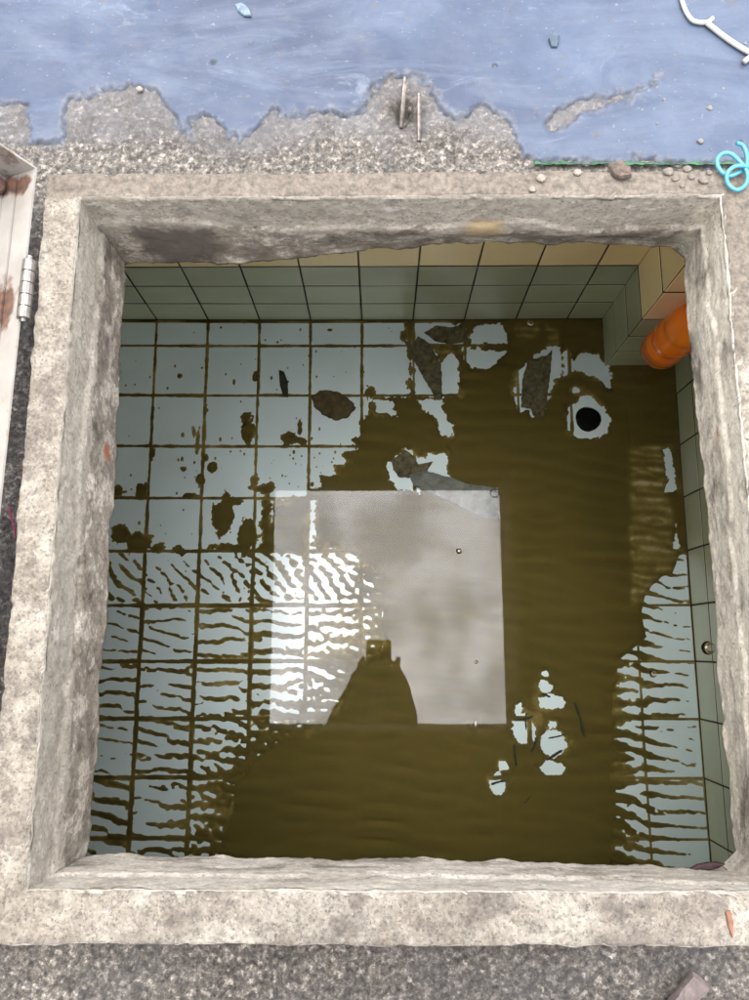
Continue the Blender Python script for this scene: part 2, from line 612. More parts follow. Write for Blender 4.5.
def lathe(prof, seg=28, c=(0, 0, 0)):
    V, Fc = [], []
    for r, z in prof:
        for k in range(seg):
            t = 2 * math.pi * k / seg
            V.append((c[0] + r * math.cos(t), c[1] + r * math.sin(t), c[2] + z))
    for i in range(len(prof) - 1):
        for k in range(seg):
            Fc.append((i * seg + k, i * seg + (k + 1) % seg, (i + 1) * seg + (k + 1) % seg, (i + 1) * seg + k))
    Fc.append(tuple(range(seg - 1, -1, -1)))
    Fc.append(tuple(range((len(prof) - 1) * seg, len(prof) * seg)))
    return V, Fc


# ------------------------------------------------------------------ tank: floor, walls, tiles
T = 0.110                     # tile module
G = 0.0026                    # joint width
GZ = 0.0060                   # bed joints of the walls
XR, YB = 0.621, 0.692         # right wall face, back wall face
XL, YF = XR - 13 * T, -0.796  # left wall face, front wall face
_tiles = {}


def tile_mesh(wd, ht, mat, bev=0.0012, th=0.006):
    key = (round(wd, 4), round(ht, 4), mat.name)
    if key not in _tiles:
        V = []
        for x, y, z in ((wd / 2, ht / 2, -th), (wd / 2, ht / 2, -bev), (wd / 2 - bev, ht / 2 - bev, 0)):
            V += [(-x, -y, z), (x, -y, z), (x, y, z), (-x, y, z)]
        Fc = [(8, 9, 10, 11)]
        for a in (0, 4):
            Fc += [(a + i, a + (i + 1) % 4, a + 4 + (i + 1) % 4, a + 4 + i) for i in range(4)]
        _tiles[key] = mesh('tile', V, Fc, mat)
    return _tiles[key]


def put_tile(parent, centre, wd, ht, ax, ay, mat):
    """ax, ay: in-plane unit axes; the face looks along ax x ay"""
    o = bpy.data.objects.new('tile', tile_mesh(wd, ht, mat))
    n = ax.cross(ay)
    j = Matrix.Rotation(random.gauss(0, 0.003), 3, ax) @ Matrix.Rotation(random.gauss(0, 0.003), 3, ay) @ Matrix.Rotation(random.gauss(0, 0.0025), 3, n)
    M3 = j @ Matrix((ax, ay, n)).transposed()
    o.matrix_world = Matrix.Translation(Vector(centre) + n * random.uniform(-0.0003, 0.0002)) @ M3.to_4x4()
    link(o, parent)
    return o


def cuts(a, b, ref):
    """joint positions between a and b on a module T through ref"""
    r = [a]
    k = math.ceil((a - ref) / T - 1e-6)
    while ref + k * T < b - 1e-4:
        if ref + k * T > a + 1e-4:
            r.append(ref + k * T)
        k += 1
    return r + [b]


ZC = [0, 0.11, 0.22, 0.33, 0.44, 0.55, 0.66, 0.77, 0.88]
XC = cuts(XL, XR, XR)
YC = cuts(YF, YB, 0.524)
DRAIN = on_floor(582, 419)
DRAIN.x = max(DRAIN.x, 0.4355)
DC = None
for i in range(len(XC) - 1):
    for j in range(len(YC) - 1):
        if XC[i] < DRAIN.x < XC[i + 1] and YC[j] < DRAIN.y < YC[j + 1]:
            DC = (XC[i], XC[i + 1], YC[j], YC[j + 1])
ft = 0.0022
V, Fc = boxes([(XL - .1, DC[0], YF - .1, YB + .1, -.12, -ft), (DC[1], XR + .1, YF - .1, YB + .1, -.12, -ft),
               (DC[0], DC[1], YF - .1, DC[2], -.12, -ft), (DC[0], DC[1], DC[3], YB + .1, -.12, -ft)])
floor = tag(obj('floor', V, Fc, MT['grout']), kind='structure', label='pale blue square tiled floor of the flooded tank')
X, Y, Z = Vector((1, 0, 0)), Vector((0, 1, 0)), Vector((0, 0, 1))
for i in range(len(XC) - 1):
    for j in range(len(YC) - 1):
        wd, ht = XC[i + 1] - XC[i] - G, YC[j + 1] - YC[j] - G
        c = ((XC[i] + XC[i + 1]) / 2, (YC[j] + YC[j + 1]) / 2, 0)
        if DC == (XC[i], XC[i + 1], YC[j], YC[j + 1]):
            # tile drilled for the drain
            R, n = 0.0268, 48
            V, Fc = [], []
            for k in range(n):
                t = 2 * math.pi * k / n
                rr = R * (1 + 0.035 * math.sin(3 * t + 1) + random.uniform(-.012, .012))
                dx, dy = math.cos(t), math.sin(t)
                V.append((DRAIN.x + rr * dx, DRAIN.y + rr * dy, -.006))
                V.append((DRAIN.x + rr * dx, DRAIN.y + rr * dy, 0))
                s = min(((c[0] + wd / 2 - DRAIN.x) / dx) if dx > 1e-6 else 9, ((c[0] - wd / 2 - DRAIN.x) / dx) if dx < -1e-6 else 9,
                        ((c[1] + ht / 2 - DRAIN.y) / dy) if dy > 1e-6 else 9, ((c[1] - ht / 2 - DRAIN.y) / dy) if dy < -1e-6 else 9)
                s = max(s, R + 0.002)
                V.append((DRAIN.x + s * dx, DRAIN.y + s * dy, 0))
                V.append((DRAIN.x + s * dx, DRAIN.y + s * dy, -.006))
            for k in range(n):
                a, b = 4 * k, 4 * ((k + 1) % n)
                Fc += [(a, b, b + 1, a + 1), (a + 1, b + 1, b + 2, a + 2), (a + 2, b + 2, b + 3, a + 3)]
            obj('tile', V, Fc, MT['floor_tile'], floor)
        else:
            put_tile(floor, c, wd, ht, X, Y, MT['floor_tile'])
# drain pipe below the floor
V, Fc = lathe([(0.0272, -0.0065), (0.0272, -0.115), (0.0315, -0.115), (0.0315, -0.0065)], 40, (DRAIN.x, DRAIN.y, 0))
Fc = Fc[:-2]
V2, F2 = lathe([(0.0270, -0.112), (0.0270, -0.114)], 40, (DRAIN.x, DRAIN.y, 0))
Fc += [tuple(len(V) + k for k in f) for f in F2]
V += V2
pipe = tag(obj('drain_pipe', V, Fc, simple('drain_black', (0.012, 0.011, 0.009), 0.9, 0.3)),
           'dark round drain hole set in the tiled tank floor', 'drain')


def wall(name, label, bx, face):
    V, Fc = boxes([bx])
    o = tag(obj(name, V, Fc, MT['grout']), label, kind='structure')
    if face in 'BF':
        y = YB if face == 'B' else YF
        for i in range(len(XC) - 1):
            for k in range(len(ZC) - 1):
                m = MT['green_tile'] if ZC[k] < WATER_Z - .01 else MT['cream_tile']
                if face == 'B' and XC[i] > 0.473:
                    continue
                c = ((XC[i] + XC[i + 1]) / 2, y, (ZC[k] + ZC[k + 1]) / 2)
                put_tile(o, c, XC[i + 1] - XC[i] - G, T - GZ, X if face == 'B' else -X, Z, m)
    else:
        x = XR if face == 'R' else XL
        for i in range(len(YC) - 1):
            for k in range(len(ZC) - 1):
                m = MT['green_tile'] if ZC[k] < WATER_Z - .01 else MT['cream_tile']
                if face == 'R' and YC[i] > 0.6:
                    continue
                c = (x, (YC[i] + YC[i + 1]) / 2, (ZC[k] + ZC[k + 1]) / 2)
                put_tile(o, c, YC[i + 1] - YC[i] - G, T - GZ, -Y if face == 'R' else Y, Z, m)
    return o


g = 0.0010
wall('wall_back', 'back tank wall of cream tiles, greenish below the water', (XL - .1, XR + .1, YB + g, YB + .1, -.002, CEIL_Z), 'B')
wall('wall_front', 'front tank wall of square tiles', (XL - .1, XR + .1, YF - .1, YF - g, -.002, CEIL_Z), 'F')
wall('wall_right', 'right tank wall of square tiles, greenish below the water', (XR + g, XR + .1, YF - g, YB + g, -.002, CEIL_Z), 'R')
wall('wall_left', 'left tank wall of square tiles', (XL - .1, XL - g, YF - g, YB + g, -.002, CEIL_Z), 'L')

# corner pillar
PX, PY = 0.4745, 0.586
V, Fc = boxes([(PX + g, XR + .004, PY + g, YB + .004, 0.0, CEIL_Z)])
pillar = tag(obj('corner_pillar', V, Fc, MT['grout']), 'square tiled pillar in the corner of the tank beside the orange bottle', 'pillar')
for k in range(len(ZC) - 1):
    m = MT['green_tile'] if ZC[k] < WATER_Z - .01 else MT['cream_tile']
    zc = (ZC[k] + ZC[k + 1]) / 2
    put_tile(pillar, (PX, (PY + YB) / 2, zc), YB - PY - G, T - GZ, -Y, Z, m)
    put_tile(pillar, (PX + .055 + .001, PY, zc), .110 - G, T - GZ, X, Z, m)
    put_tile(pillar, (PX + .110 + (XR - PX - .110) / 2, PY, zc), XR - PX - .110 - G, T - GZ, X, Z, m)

# water
V, Fc = boxes([(XL - .02, XR + .02, YF - .02, YB + .02, -.125, WATER_Z)])
tag(obj('water', V, Fc, MT['water']), 'still clear shallow water filling the tank', kind='structure')

# ------------------------------------------------------------------ silt on the floor
def make_silt():
    dx = 0.002
    xs = np.concatenate([np.arange(XL + .002, -0.60, 0.012), np.arange(-0.60, XR - 0.0005, dx)])
    ys = np.concatenate([np.arange(YF + .002, -0.48, 0.012), np.arange(-0.48, YB - 0.0005, dx)])
    Xg, Yg = np.meshgrid(xs, ys)
    nxf, nyf = int(1.5 / dx), int(1.6 / dx)
    rng = np.random.default_rng(5)

    def band(lam, bw, th, dth, seed, cplx=False):
        r = np.random.default_rng(seed).standard_normal((nyf, nxf))
        ky = np.fft.fftfreq(nyf, dx)[:, None]
        kx = np.fft.fftfreq(nxf, dx)[None, :]
        k = np.sqrt(kx * kx + ky * ky)
        ang = np.arctan2(ky, kx)
        da = np.abs((ang - th + math.pi / 2) % math.pi - math.pi / 2)
        flt = np.exp(-((k * lam - 1) / bw) ** 2) * np.exp(-(da / dth) ** 2)
        if cplx:                                   # analytic signal: ridge lines of even strength
            flt = flt * ((kx * math.cos(th) + ky * math.sin(th)) > 0)
            f = np.fft.ifft2(np.fft.fft2(r) * flt)
            return f / np.abs(f).mean()
        f = np.real(np.fft.ifft2(np.fft.fft2(r) * flt))
        return f / f.std()

    IX = np.clip(((Xg + 0.8) / dx).astype(int), 0, nxf - 1)
    IY = np.clip(((Yg + 0.85) / dx).astype(int), 0, nyf - 1)
    D = math.radians
    ti = np.searchsorted(np.array(XC), Xg) % 50
    tj = np.searchsorted(np.array(YC), Yg) % 50
    # ripples break at the joints: every tile reads its own window of the field
    off = rng.integers(-60, 60, size=(60, 60, 2))
    IXt = np.clip(IX + off[ti, tj, 0], 0, nxf - 1)
    IYt = np.clip(IY + off[ti, tj, 1], 0, nyf - 1)
    hor_c = band(0.0262, 0.30, D(85), D(17), 1, True)
    dia_c = band(0.025, 0.32, D(40), D(22), 2, True)
    fine = band(0.013, 0.4, D(80), D(50), 3)
    blob = band(0.018, 0.4, D(80), D(80), 6)
    soft = band(0.034, 0.35, D(87), D(16), 4)
    film_c = band(0.019, 0.3, D(86), D(16), 8, True)

    def lines(f, iy, ix):
        q = f[iy, ix]
        return np.cos(np.angle(q)) - .35 * np.exp(-(np.abs(q) / .55) ** 2)
    rh, rd, rf, rs = lines(hor_c, IYt, IXt), lines(dia_c, IYt, IXt), fine[IY, IX], soft[IY, IX]
    rb = blob[IY, IX]
    jag = fbm(Xg, Yg, None, 30, 5, 3, 0.6)
    jag2 = fbm(Xg, Yg, None, 130, 3, 9, 0.6)

    fp = lambda L: [on_floor(*p) for p in L]
    main = fp([(40, 300), (405, 300), (409, 397), (372, 399), (366, 408), (372, 416), (358, 424), (362, 436), (350, 440), (357, 449), (344, 455), (349, 463), (334, 465), (337, 476), (320, 476), (322, 487), (306, 487), (307, 497), (275, 499), (272, 520), (257, 550),
               (300, 556), (322, 548), (356, 553), (358, 640), (335, 655), (318, 690), (300, 706), (262, 722), (232, 745), (212, 775), (203, 810), (200, 840), (203, 900), (20, 910)])
    clean = [main]
    for L in ([(472, 325), (500, 323), (508, 330), (508, 344), (472, 345), (468, 335)],
              [(412, 321), (452, 322), (468, 326), (466, 345), (412, 346)],
              [(463, 350), (507, 350), (505, 356), (485, 368), (473, 367), (463, 358)],
              [(413, 347), (434, 349), (440, 364), (452, 355), (458, 362), (458, 396), (415, 397)],
              [(417, 400), (440, 399), (446, 418), (456, 424), (451, 440), (440, 434), (437, 420), (425, 410)],
              [(361, 398), (393, 400), (397, 416), (375, 412), (366, 420), (361, 415)],
              [(387, 462), (398, 451), (412, 447), (420, 456), (447, 452), (449, 478), (425, 478), (418, 492), (398, 490), (390, 480)],
              [(519, 370), (534, 354), (550, 347), (561, 346), (562, 374), (556, 380), (551, 393), (538, 414), (532, 418), (529, 408), (520, 412), (513, 395)],
              [(563, 345), (574, 360), (582, 355), (598, 353), (612, 374), (609, 387), (595, 377), (575, 369), (564, 376)],
              [(573, 387), (578, 388), (578, 394), (573, 395)],
              [(309, 498), (317, 498), (314, 530), (311, 552), (308, 552)],
              [(672, 476), (677, 489), (665, 491)], [(676, 526), (681, 548), (673, 549)],
              [(664, 450), (668, 447), (670, 455), (672, 476), (668, 478)]):
        clean.append(fp(L))
    ring = [on_floor(582 + 20.5 * math.cos(t) * (1 + .10 * math.sin(2 * t + 1)), 419 + 20 * math.sin(t) * (1 + .12 * math.sin(3 * t))) for t in np.linspace(0, 2 * math.pi, 24, endpoint=False)]
    for p in ring:
        p.x += DRAIN.x - on_floor(582, 419).x
    clean.append(ring)
    for (u, v, a, b) in ((546, 673, 3, 3), (544, 687, 7, 6), (550, 702, 13, 8), (519, 710, 5, 5), (525, 728, 13, 15), (552, 723, 5, 5), (553, 744, 13, 13), (551, 768, 12, 6),
                         (502, 766, 4, 4), (498, 784, 8, 11), (475, 726, 3, 5), (536, 718, 4, 4)):
        clean.append([on_floor(u + a * math.cos(t), v + b * math.sin(t)) for t in np.linspace(0, 2 * math.pi, 12, endpoint=False)])
    right = fp([(650, 598), (664, 582), (678, 577), (683, 560), (690, 600), (720, 910), (622, 910), (620, 760), (624, 664), (640, 650), (654, 640), (648, 612)])
    S = np.full(Xg.shape, 0.05)
    for P in clean:
        if P is main:
            sp_ = sdf_poly(Xg, Yg, P, 0.2)
            S = np.minimum(S, sp_ - .045 * sstep(.19, .14, Yg))
        else:
            S = np.minimum(S, sdf_poly(Xg, Yg, P))
    jag3 = fbm(Xg, Yg, None, 75, 3, 21, 0.65)
    jag4 = fbm(Xg, Yg, None, 190, 2, 23, 0.6)
    S = S + 0.0080 * jag + 0.0060 * jag3 + 0.0038 * jag2 + .0016 * jag4
    Sm = sdf_poly(Xg, Yg, main, 0.20)
    Sr = sdf_poly(Xg, Yg, right, 0.12)
    # fingers of the right hand strip
    dist = XR - Xg
    thr = np.interp(dist + .012 * jag, [0, .012, .05, .085, .10, .113, .121, .135, .150, .175], [1.15, 1.02, .80, .45, -.1, -.35, .25, .1, -.7, -1.6])
    fing = (lines(hor_c, IY, IX) + .16 * rf + .25 * rb * sstep(.07, .13, dist) + .25 * jag - thr) * 0.0045
    S = np.minimum(S, np.maximum(np.where(Sr < 0.02, Sr - .012 + .004 * jag, 0.05), fing))
    # ripple zone on the left
    yb = np.interp(Yg + .02 * jag, [-.6, .15, .19, .205], [1, 1, 0.6, 0])
    mixd = sstep(0.05, 0.12, Yg + .03 * fbm(Xg, Yg, None, 6, 2, 88))
    rip = rh * (1 - mixd) + rd * mixd
    near = -Sm + .012 * jag
    th2 = np.interp(near, [-.045, -.025, 0, .025, .06, .12, .25, .4], [-1.7, -1.15, -.45, -.05, .22, .40, .50, .55]) + 0.22 * fbm(Xg, Yg, None, 9, 2, 31)
    tile_r = rng.uniform(-.12, .30, size=(60, 60))[ti, tj]
    rip_s = (rip + .16 * rf + .75 * rb * np.interp(near, [-.04, .03, .11], [1, .7, 0]) - th2 - tile_r * np.interp(near, [0.02, .12], [0, 1])) * 0.0044
    inz = (Sm < 0.05) & (yb > 0)
    S = np.where(inz, np.maximum(S, np.where(yb >= 1, rip_s, rip_s - (1 - yb) * .006)), S)
    # mud pushed into the joints
    gx = np.min(np.abs(Xg[None] - np.array(XC)[:, None, None]), 0)
    gy = np.min(np.abs(Yg[None] - np.array(YC)[:, None, None]), 0)
    wj = 0.0030 + 0.0022 * fbm(Xg, Yg, None, 55, 4, 77, 0.6) + 0.0016 * sstep(0.35, 0.0, Yg) + 0.0008 * fbm(Xg, Yg, None, 9, 2, 78)
    wj = wj * np.where(Xg > 0.49, 0.45, 1.0)
    S = np.maximum(S, wj - np.minimum(gx, gy))
    S = np.maximum(S, np.where(YB - Yg < .006, .002 + 0.003 * jag, -1))
    # blots and crumbs lying on clean tile
    blots = [(247, 428, 7, 14), (290, 439, 8, 7), (300, 441, 8, 6), (120, 535, 9, 12), (138, 541, 14, 9), (224, 515, 11, 20), (236, 502, 8, 5), (246, 535, 9, 18),
             (266, 525, 6, 26), (118, 492, 7, 5), (141, 491, 6, 8), (205, 458, 2.5, 3), (183, 469, 3, 2.5), (212, 467, 4, 4), (180, 376, 2, 2), (234, 381, 1.5, 4),
             (198, 440, 2, 10), (194, 432, 2, 6), (368, 392, 5, 8), (372, 408, 4, 6), (160, 548, 8, 5), (330, 330, 4, 2), (256, 377, 3, 5), (152, 455, 3, 6),
             (200, 480, 4, 8), (255, 483, 4, 7), (262, 489, 12, 5), (190, 496, 8, 4), (405, 335, 4, 6), (410, 380, 4, 7), (300, 428, 3, 12), (232, 548, 20, 4), (180, 550, 7, 6)]
    for u, v, a, b in blots:
        c = on_floor(u, v)
        ra, rb = a * 0.00205, b * 0.00205
        q = np.sqrt(((Xg - c.x) / ra) ** 2 + ((Yg - c.y) / rb) ** 2)
        S = np.maximum(S, (1 - q) * min(ra, rb) + (0.008 * jag + .007 * jag3 + .003 * jag2) * np.clip(min(ra, rb) / .012, .25, 1) - (q > 2.2) * .05)
    for _ in range(200):
        cx, cy_ = rng.uniform(-.55, .05), rng.uniform(.10, .69)
        if _ % 3 == 0:
            cx, cy_ = on_floor(rng.normal(300, 45), rng.normal(470, 18))[:2]
        r = rng.uniform(.0008, .0022) * (1.6 if rng.random() < .08 else 1)
        m = (np.abs(Xg - cx) < .006) & (np.abs(Yg - cy_) < .006)
        S[m] = np.maximum(S[m], r - np.hypot(Xg[m] - cx, (Yg[m] - cy_) * rng.uniform(.5, 1)))
    # colour by thickness; thin films
    th = 0.08 + 0.92 * np.clip((S + .0003) / (0.0035 + 0.030 * np.clip(fbm(Xg, Yg, None, 16, 3, 91), 0, 1)), 0, 1) ** .8
    film = np.full(Xg.shape, 0.05)
    for L in ([(630, 447), (664, 446), (680, 600), (632, 604)], [(513, 325), (540, 322), (535, 340), (515, 343)], [(434, 350), (452, 352), (448, 365), (440, 367)],
              [(545, 325), (557, 330), (558, 345), (548, 345)], [(366, 402), (390, 404), (392, 414), (372, 416)]):
        film = np.minimum(film, sdf_poly(Xg, Yg, fp(L)))
    fm = sstep(0.010, -0.004, film + .006 * jag)
    th = th * (1 - fm) + fm * np.clip(0.50 + 0.14 * lines(film_c, IY, IX) + .28 * jag + .15 * jag3, .2, .9)
    th = np.clip(th + np.where(S > .006, .07 * rs - .12, 0), 0, 1)
    z = np.clip(S * 0.45, -0.0035, 0.0016)
    z = z + sstep(0.002, 0.014, S) * (0.0012 * np.clip(rs, -1.6, 2) + 0.0008 * fbm(Xg, Yg, None, 14, 3, 50) + .0028) * (1 - fm * .5)
    Vv = np.stack([Xg, Yg, z], -1).reshape(-1, 3)
    Q = quads(len(ys), len(xs))
    zq = z.reshape(-1)[Q].max(-1)
    rq = np.hypot(Xg.reshape(-1)[Q] - DRAIN.x, Yg.reshape(-1)[Q] - DRAIN.y).min(-1)
    pil = (Xg.reshape(-1)[Q].min(-1) > PX + .003) & (Yg.reshape(-1)[Q].min(-1) > PY + .003)
    keep = (zq > -0.003) & (rq > 0.0285) & ~pil
    me = grid_mesh('silt', Vv, Q[keep], MT['silt'], True, th.reshape(-1))
    o = link(bpy.data.objects.new('silt', me))
    tag(o, 'dark olive brown silt lying in ripples over the tank floor tiles', 'silt', kind='stuff')


make_silt()

# ------------------------------------------------------------------ roof slab, deck and paint
HX0, HX1, HY0, HY1 = -0.277, 0.313, -0.186, 0.4075        # hatch opening
OX0, OX1, OY0, OY1 = -0.309, 0.367, -0.225, 0.4325        # outer edge of the curb
a, b = 0.028, 0.6
V, Fc = boxes([(-1.2, HX0 - a, -1.2, 1.2, CEIL_Z, DECK_Z - .02), (HX1 + a, 1.2, -1.2, 1.2, CEIL_Z, DECK_Z - .02),
               (HX0 - a, HX1 + a, -1.2, HY0 - a, CEIL_Z, DECK_Z - .02), (HX0 - a, HX1 + a, HY1 + a, 1.2, CEIL_Z, DECK_Z - .02)])
tag(obj('roof_slab', V, Fc, MT['slab']), 'concrete roof slab that covers the tank', kind='structure')


def make_deck():
    far = [1.0, 1.5, 2.5, 4, 7, 12, 20, 40]
    xs = np.array([-v for v in far[::-1]] + list(np.arange(-.62, -.43, .01)) + list(np.arange(-.43, .45, .0017)) + list(np.arange(.45, .63, .01)) + far)
    ys = np.array([-v for v in far[::-1]] + list(np.arange(-.62, -.33, .01)) + list(np.arange(-.33, -.215, .0017)) + list(np.arange(-.21, .415, .006)) + list(np.arange(.415, .62, .0017)) + list(np.arange(.63, .8, .01)) + far)
    Xg, Yg = np.meshgrid(xs, ys)
    fade = sstep(1.2, .6, np.maximum(np.abs(Xg), np.abs(Yg)))
    grit = fbm(Xg, Yg, None, 170, 3, 5, .6)
    lump = fbm(Xg, Yg, None, 24, 4, 6, .55)
    z = DECK_Z + fade * (0.0017 * np.maximum(grit, -.3) + 0.0028 * lump)
    # broken-out pit round the two steel stubs
    pc = at_z(404, 112, DECK_Z)
    z -= 0.020 * np.exp(-(((Xg - pc.x) / .009) ** 2 + ((Yg - pc.y) / .014) ** 2)) * (1 + .5 * lump)
    Q = quads(len(ys), len(xs))
    cxq = Xg.reshape(-1)[Q].mean(-1)
    cyq = Yg.reshape(-1)[Q].mean(-1)
    ins = (cxq > OX0 + .012) & (cxq < OX1 - .012) & (cyq > OY0 + .012) & (cyq < OY1 - .012)
    Vv = np.stack([Xg, Yg, z], -1).reshape(-1, 3)
    me = grid_mesh('roof_deck', Vv, Q[~ins], MT['deck'])
    tag(link(bpy.data.objects.new('roof_deck', me)), 'rough grey concrete roof deck around the hatch', kind='structure')
    # blue coating
    dp = lambda L: [at_z(u, v, DECK_Z) for u, v in L]
    blue = dp([(-60, 104), (20, 107), (30, 122), (33, 142), (63, 143), (66, 120), (72, 102), (100, 94), (130, 92), (160, 97), (172, 112), (178, 138), (193, 139),
               (194, 122), (208, 118), (222, 124), (226, 138), (250, 138), (256, 124), (275, 110), (290, 118), (305, 121), (330, 112), (345, 118), (365, 108), (378, 90), (392, 78), (405, 74),
               (420, 80), (432, 97), (445, 113), (462, 119), (488, 110), (505, 120), (514, 138), (521, 158), (535, 163), (800, 166)])
    blue = blue + [Vector((60, blue[-1].y)), Vector((60, 60)), Vector((-60, 60)), Vector((-60, blue[0].y))]
    S = -sdf_poly(Xg, Yg, blue, 0.06)
    peel = dp([(546, 124), (560, 112), (585, 104), (612, 97), (640, 88), (655, 82), (657, 89), (630, 98), (600, 107), (570, 119), (550, 132)])
    S = np.minimum(S, sdf_poly(Xg, Yg, peel))
    for _ in range(9):
        c = at_z(random.uniform(-20, 760), random.uniform(20, 150), DECK_Z)
        r = random.uniform(.0008, .0022)
        S = np.minimum(S, (np.hypot(Xg - c.x, (Yg - c.y) * random.uniform(.7, 1.6)) - r) * 4)
    S = S + fade * (0.010 * fbm(Xg, Yg, None, 38, 4, 61, .65) + .005 * fbm(Xg, Yg, None, 150, 3, 62, .7) + .002 * grit)
    zz = DECK_Z + fade * 0.0012 * lump + np.clip(S * .8, -.008, .0036)
    m = Yg > 0.40
    Vv = np.stack([Xg, Yg, zz], -1).reshape(-1, 3)
    kp = (cyq > OY1 - .004) & (S.reshape(-1)[Q].max(-1) > -.008)
    me = grid_mesh('roof_paint', Vv, Q[kp], MT['coat'], True, sstep(-.002, .016, S).reshape(-1))
    tag(link(bpy.data.objects.new('roof_paint', me)), 'peeling blue waterproof paint on the roof deck', kind='structure')


make_deck()


# ------------------------------------------------------------------ hatch curb
def make_curb():
    n = 240
    t = np.linspace(0, 1, n, endpoint=False)
    hole = np.concatenate([np.stack([HX0 + (HX1 - HX0) * t, np.full(n, HY1)], -1), np.stack([np.full(n, HX1), HY1 + (HY0 - HY1) * t], -1),
                           np.stack([HX1 + (HX0 - HX1) * t, np.full(n, HY0)], -1), np.stack([np.full(n, HX0), HY0 + (HY1 - HY0) * t], -1)])
    outer = np.concatenate([np.stack([OX0 + (OX1 - OX0) * t, np.full(n, OY1)], -1), np.stack([np.full(n, OX1), OY1 + (OY0 - OY1) * t], -1),
                            np.stack([OX1 + (OX0 - OX1) * t, np.full(n, OY0)], -1), np.stack([np.full(n, OX0), OY0 + (OY1 - OY0) * t], -1)])
    nrm = np.zeros((4 * n, 2))
    nrm[:n, 1] = 1
    nrm[n:2 * n, 0] = 1
    nrm[2 * n:3 * n, 1] = -1
    nrm[3 * n:, 0] = -1
    # how far the lower lip is broken back (outwards)
    flare = np.concatenate([np.interp(hole[:n, 0], [-.27, -.17, -.10, -.03, .05, .12, .18, .23, .27, .318], [0, .0, .004, .012, .021, .023, .019, .022, .016, .012]),
                            np.interp(t, [0, .15, .4, .7, 1], [.013, .011, .016, .015, .017]), np.interp(t, [0, .25, .5, .8, 1], [.014, .011, .008, .006, .004]),
                            np.interp(t, [0, .3, .6, 1], [-.004, -.005, -.005, -.002])])
    s = np.arange(4 * n)
    isback = s < n
    rows = []
    # outer side
    for z in np.linspace(DECK_Z - .03, RIM_Z - .003, 8):
        rows.append((1.0, z, 0, 0))
    for o in np.linspace(.97, .12, 14):
        rows.append((o, RIM_Z, 0, 0))
    for o, z in ((.06, RIM_Z - .0006), (.02, RIM_Z - .002), (0.0, RIM_Z - .0045)):
        rows.append((o, z, 0, 0))
    for q in np.linspace(.045, 1, 46):
        rows.append((0, RIM_Z - .12 * q, q, 0))
    for k in np.linspace(.12, 1, 6):
        rows.append((0, CEIL_Z - .006 + .012 * k, 1, .05 * k))
    V = []
    for o, z, q, e in rows:
        P = hole * (1 - o) + outer * o
        if q > 0:
            pw = np.where(isback, sstep(.45, 1.0, q), q)
            P = P + nrm * (flare * pw)[:, None]
            # render coat steps proud lower down
            edge = .40 + .10 * vnoise(s * .03, np.zeros(4 * n), None, 4) + .05 * vnoise(s * .11, np.zeros(4 * n), None, 5)
            P = P - nrm * (0.0022 * sstep(edge - .02, edge + .03, np.full(4 * n, q)))[:, None]
        P = P + nrm * e
        zz = np.full(4 * n, z)
        n1 = fbm(P[:, 0], P[:, 1], zz, 26, 4, 11, .55)
        n2 = fbm(P[:, 0], P[:, 1], zz, 120, 3, 12, .6)
        if 0 < q < .2:
            P = P + nrm * (.007 * np.clip(fbm(P[:, 0], P[:, 1], None, 60, 3, 71, .65) - .15, 0, 1) * sstep(.2, .04, q))[:, None]
        if q > 0:
            amp = .0006 + .0012 * sstep(.5, .98, q)
            P = P + nrm * (amp * n1 + .0011 * n2 + .0018 * sstep(.92, 1, q) * fbm(P[:, 0], P[:, 1], zz, 60, 3, 14) * 1.6)[:, None]
            zz = zz + (.006 * sstep(.75, 1, q) * n1)
        else:
            zz = zz + .0011 * n1 + .0006 * n2
            ch = np.clip(fbm(P[:, 0], P[:, 1], None, 60, 3, 71, .65) - .15, 0, 1)
            ed = np.exp(-((o - .02) / .10) ** 2) + np.exp(-((o - 1.0) / .10) ** 2) * (z > DECK_Z)
            zz = zz - .008 * ch * ed
            P = P + nrm * ((.0016 * n1 + .0010 * n2) * (1 if o > .9 or o < .1 else .3))[:, None]
        V.append(np.concatenate([P, zz[:, None]], 1))
    m, c = len(rows), 4 * n
    V = np.concatenate(V)
    i = np.arange(m * c).reshape(m, c)
    j = np.roll(i, -1, 1)
    Q = np.stack([i[:-1], j[:-1], j[1:], i[1:]], -1).reshape(-1, 4)
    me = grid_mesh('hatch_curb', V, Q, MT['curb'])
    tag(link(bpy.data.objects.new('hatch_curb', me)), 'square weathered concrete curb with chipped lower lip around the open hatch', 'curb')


make_curb()


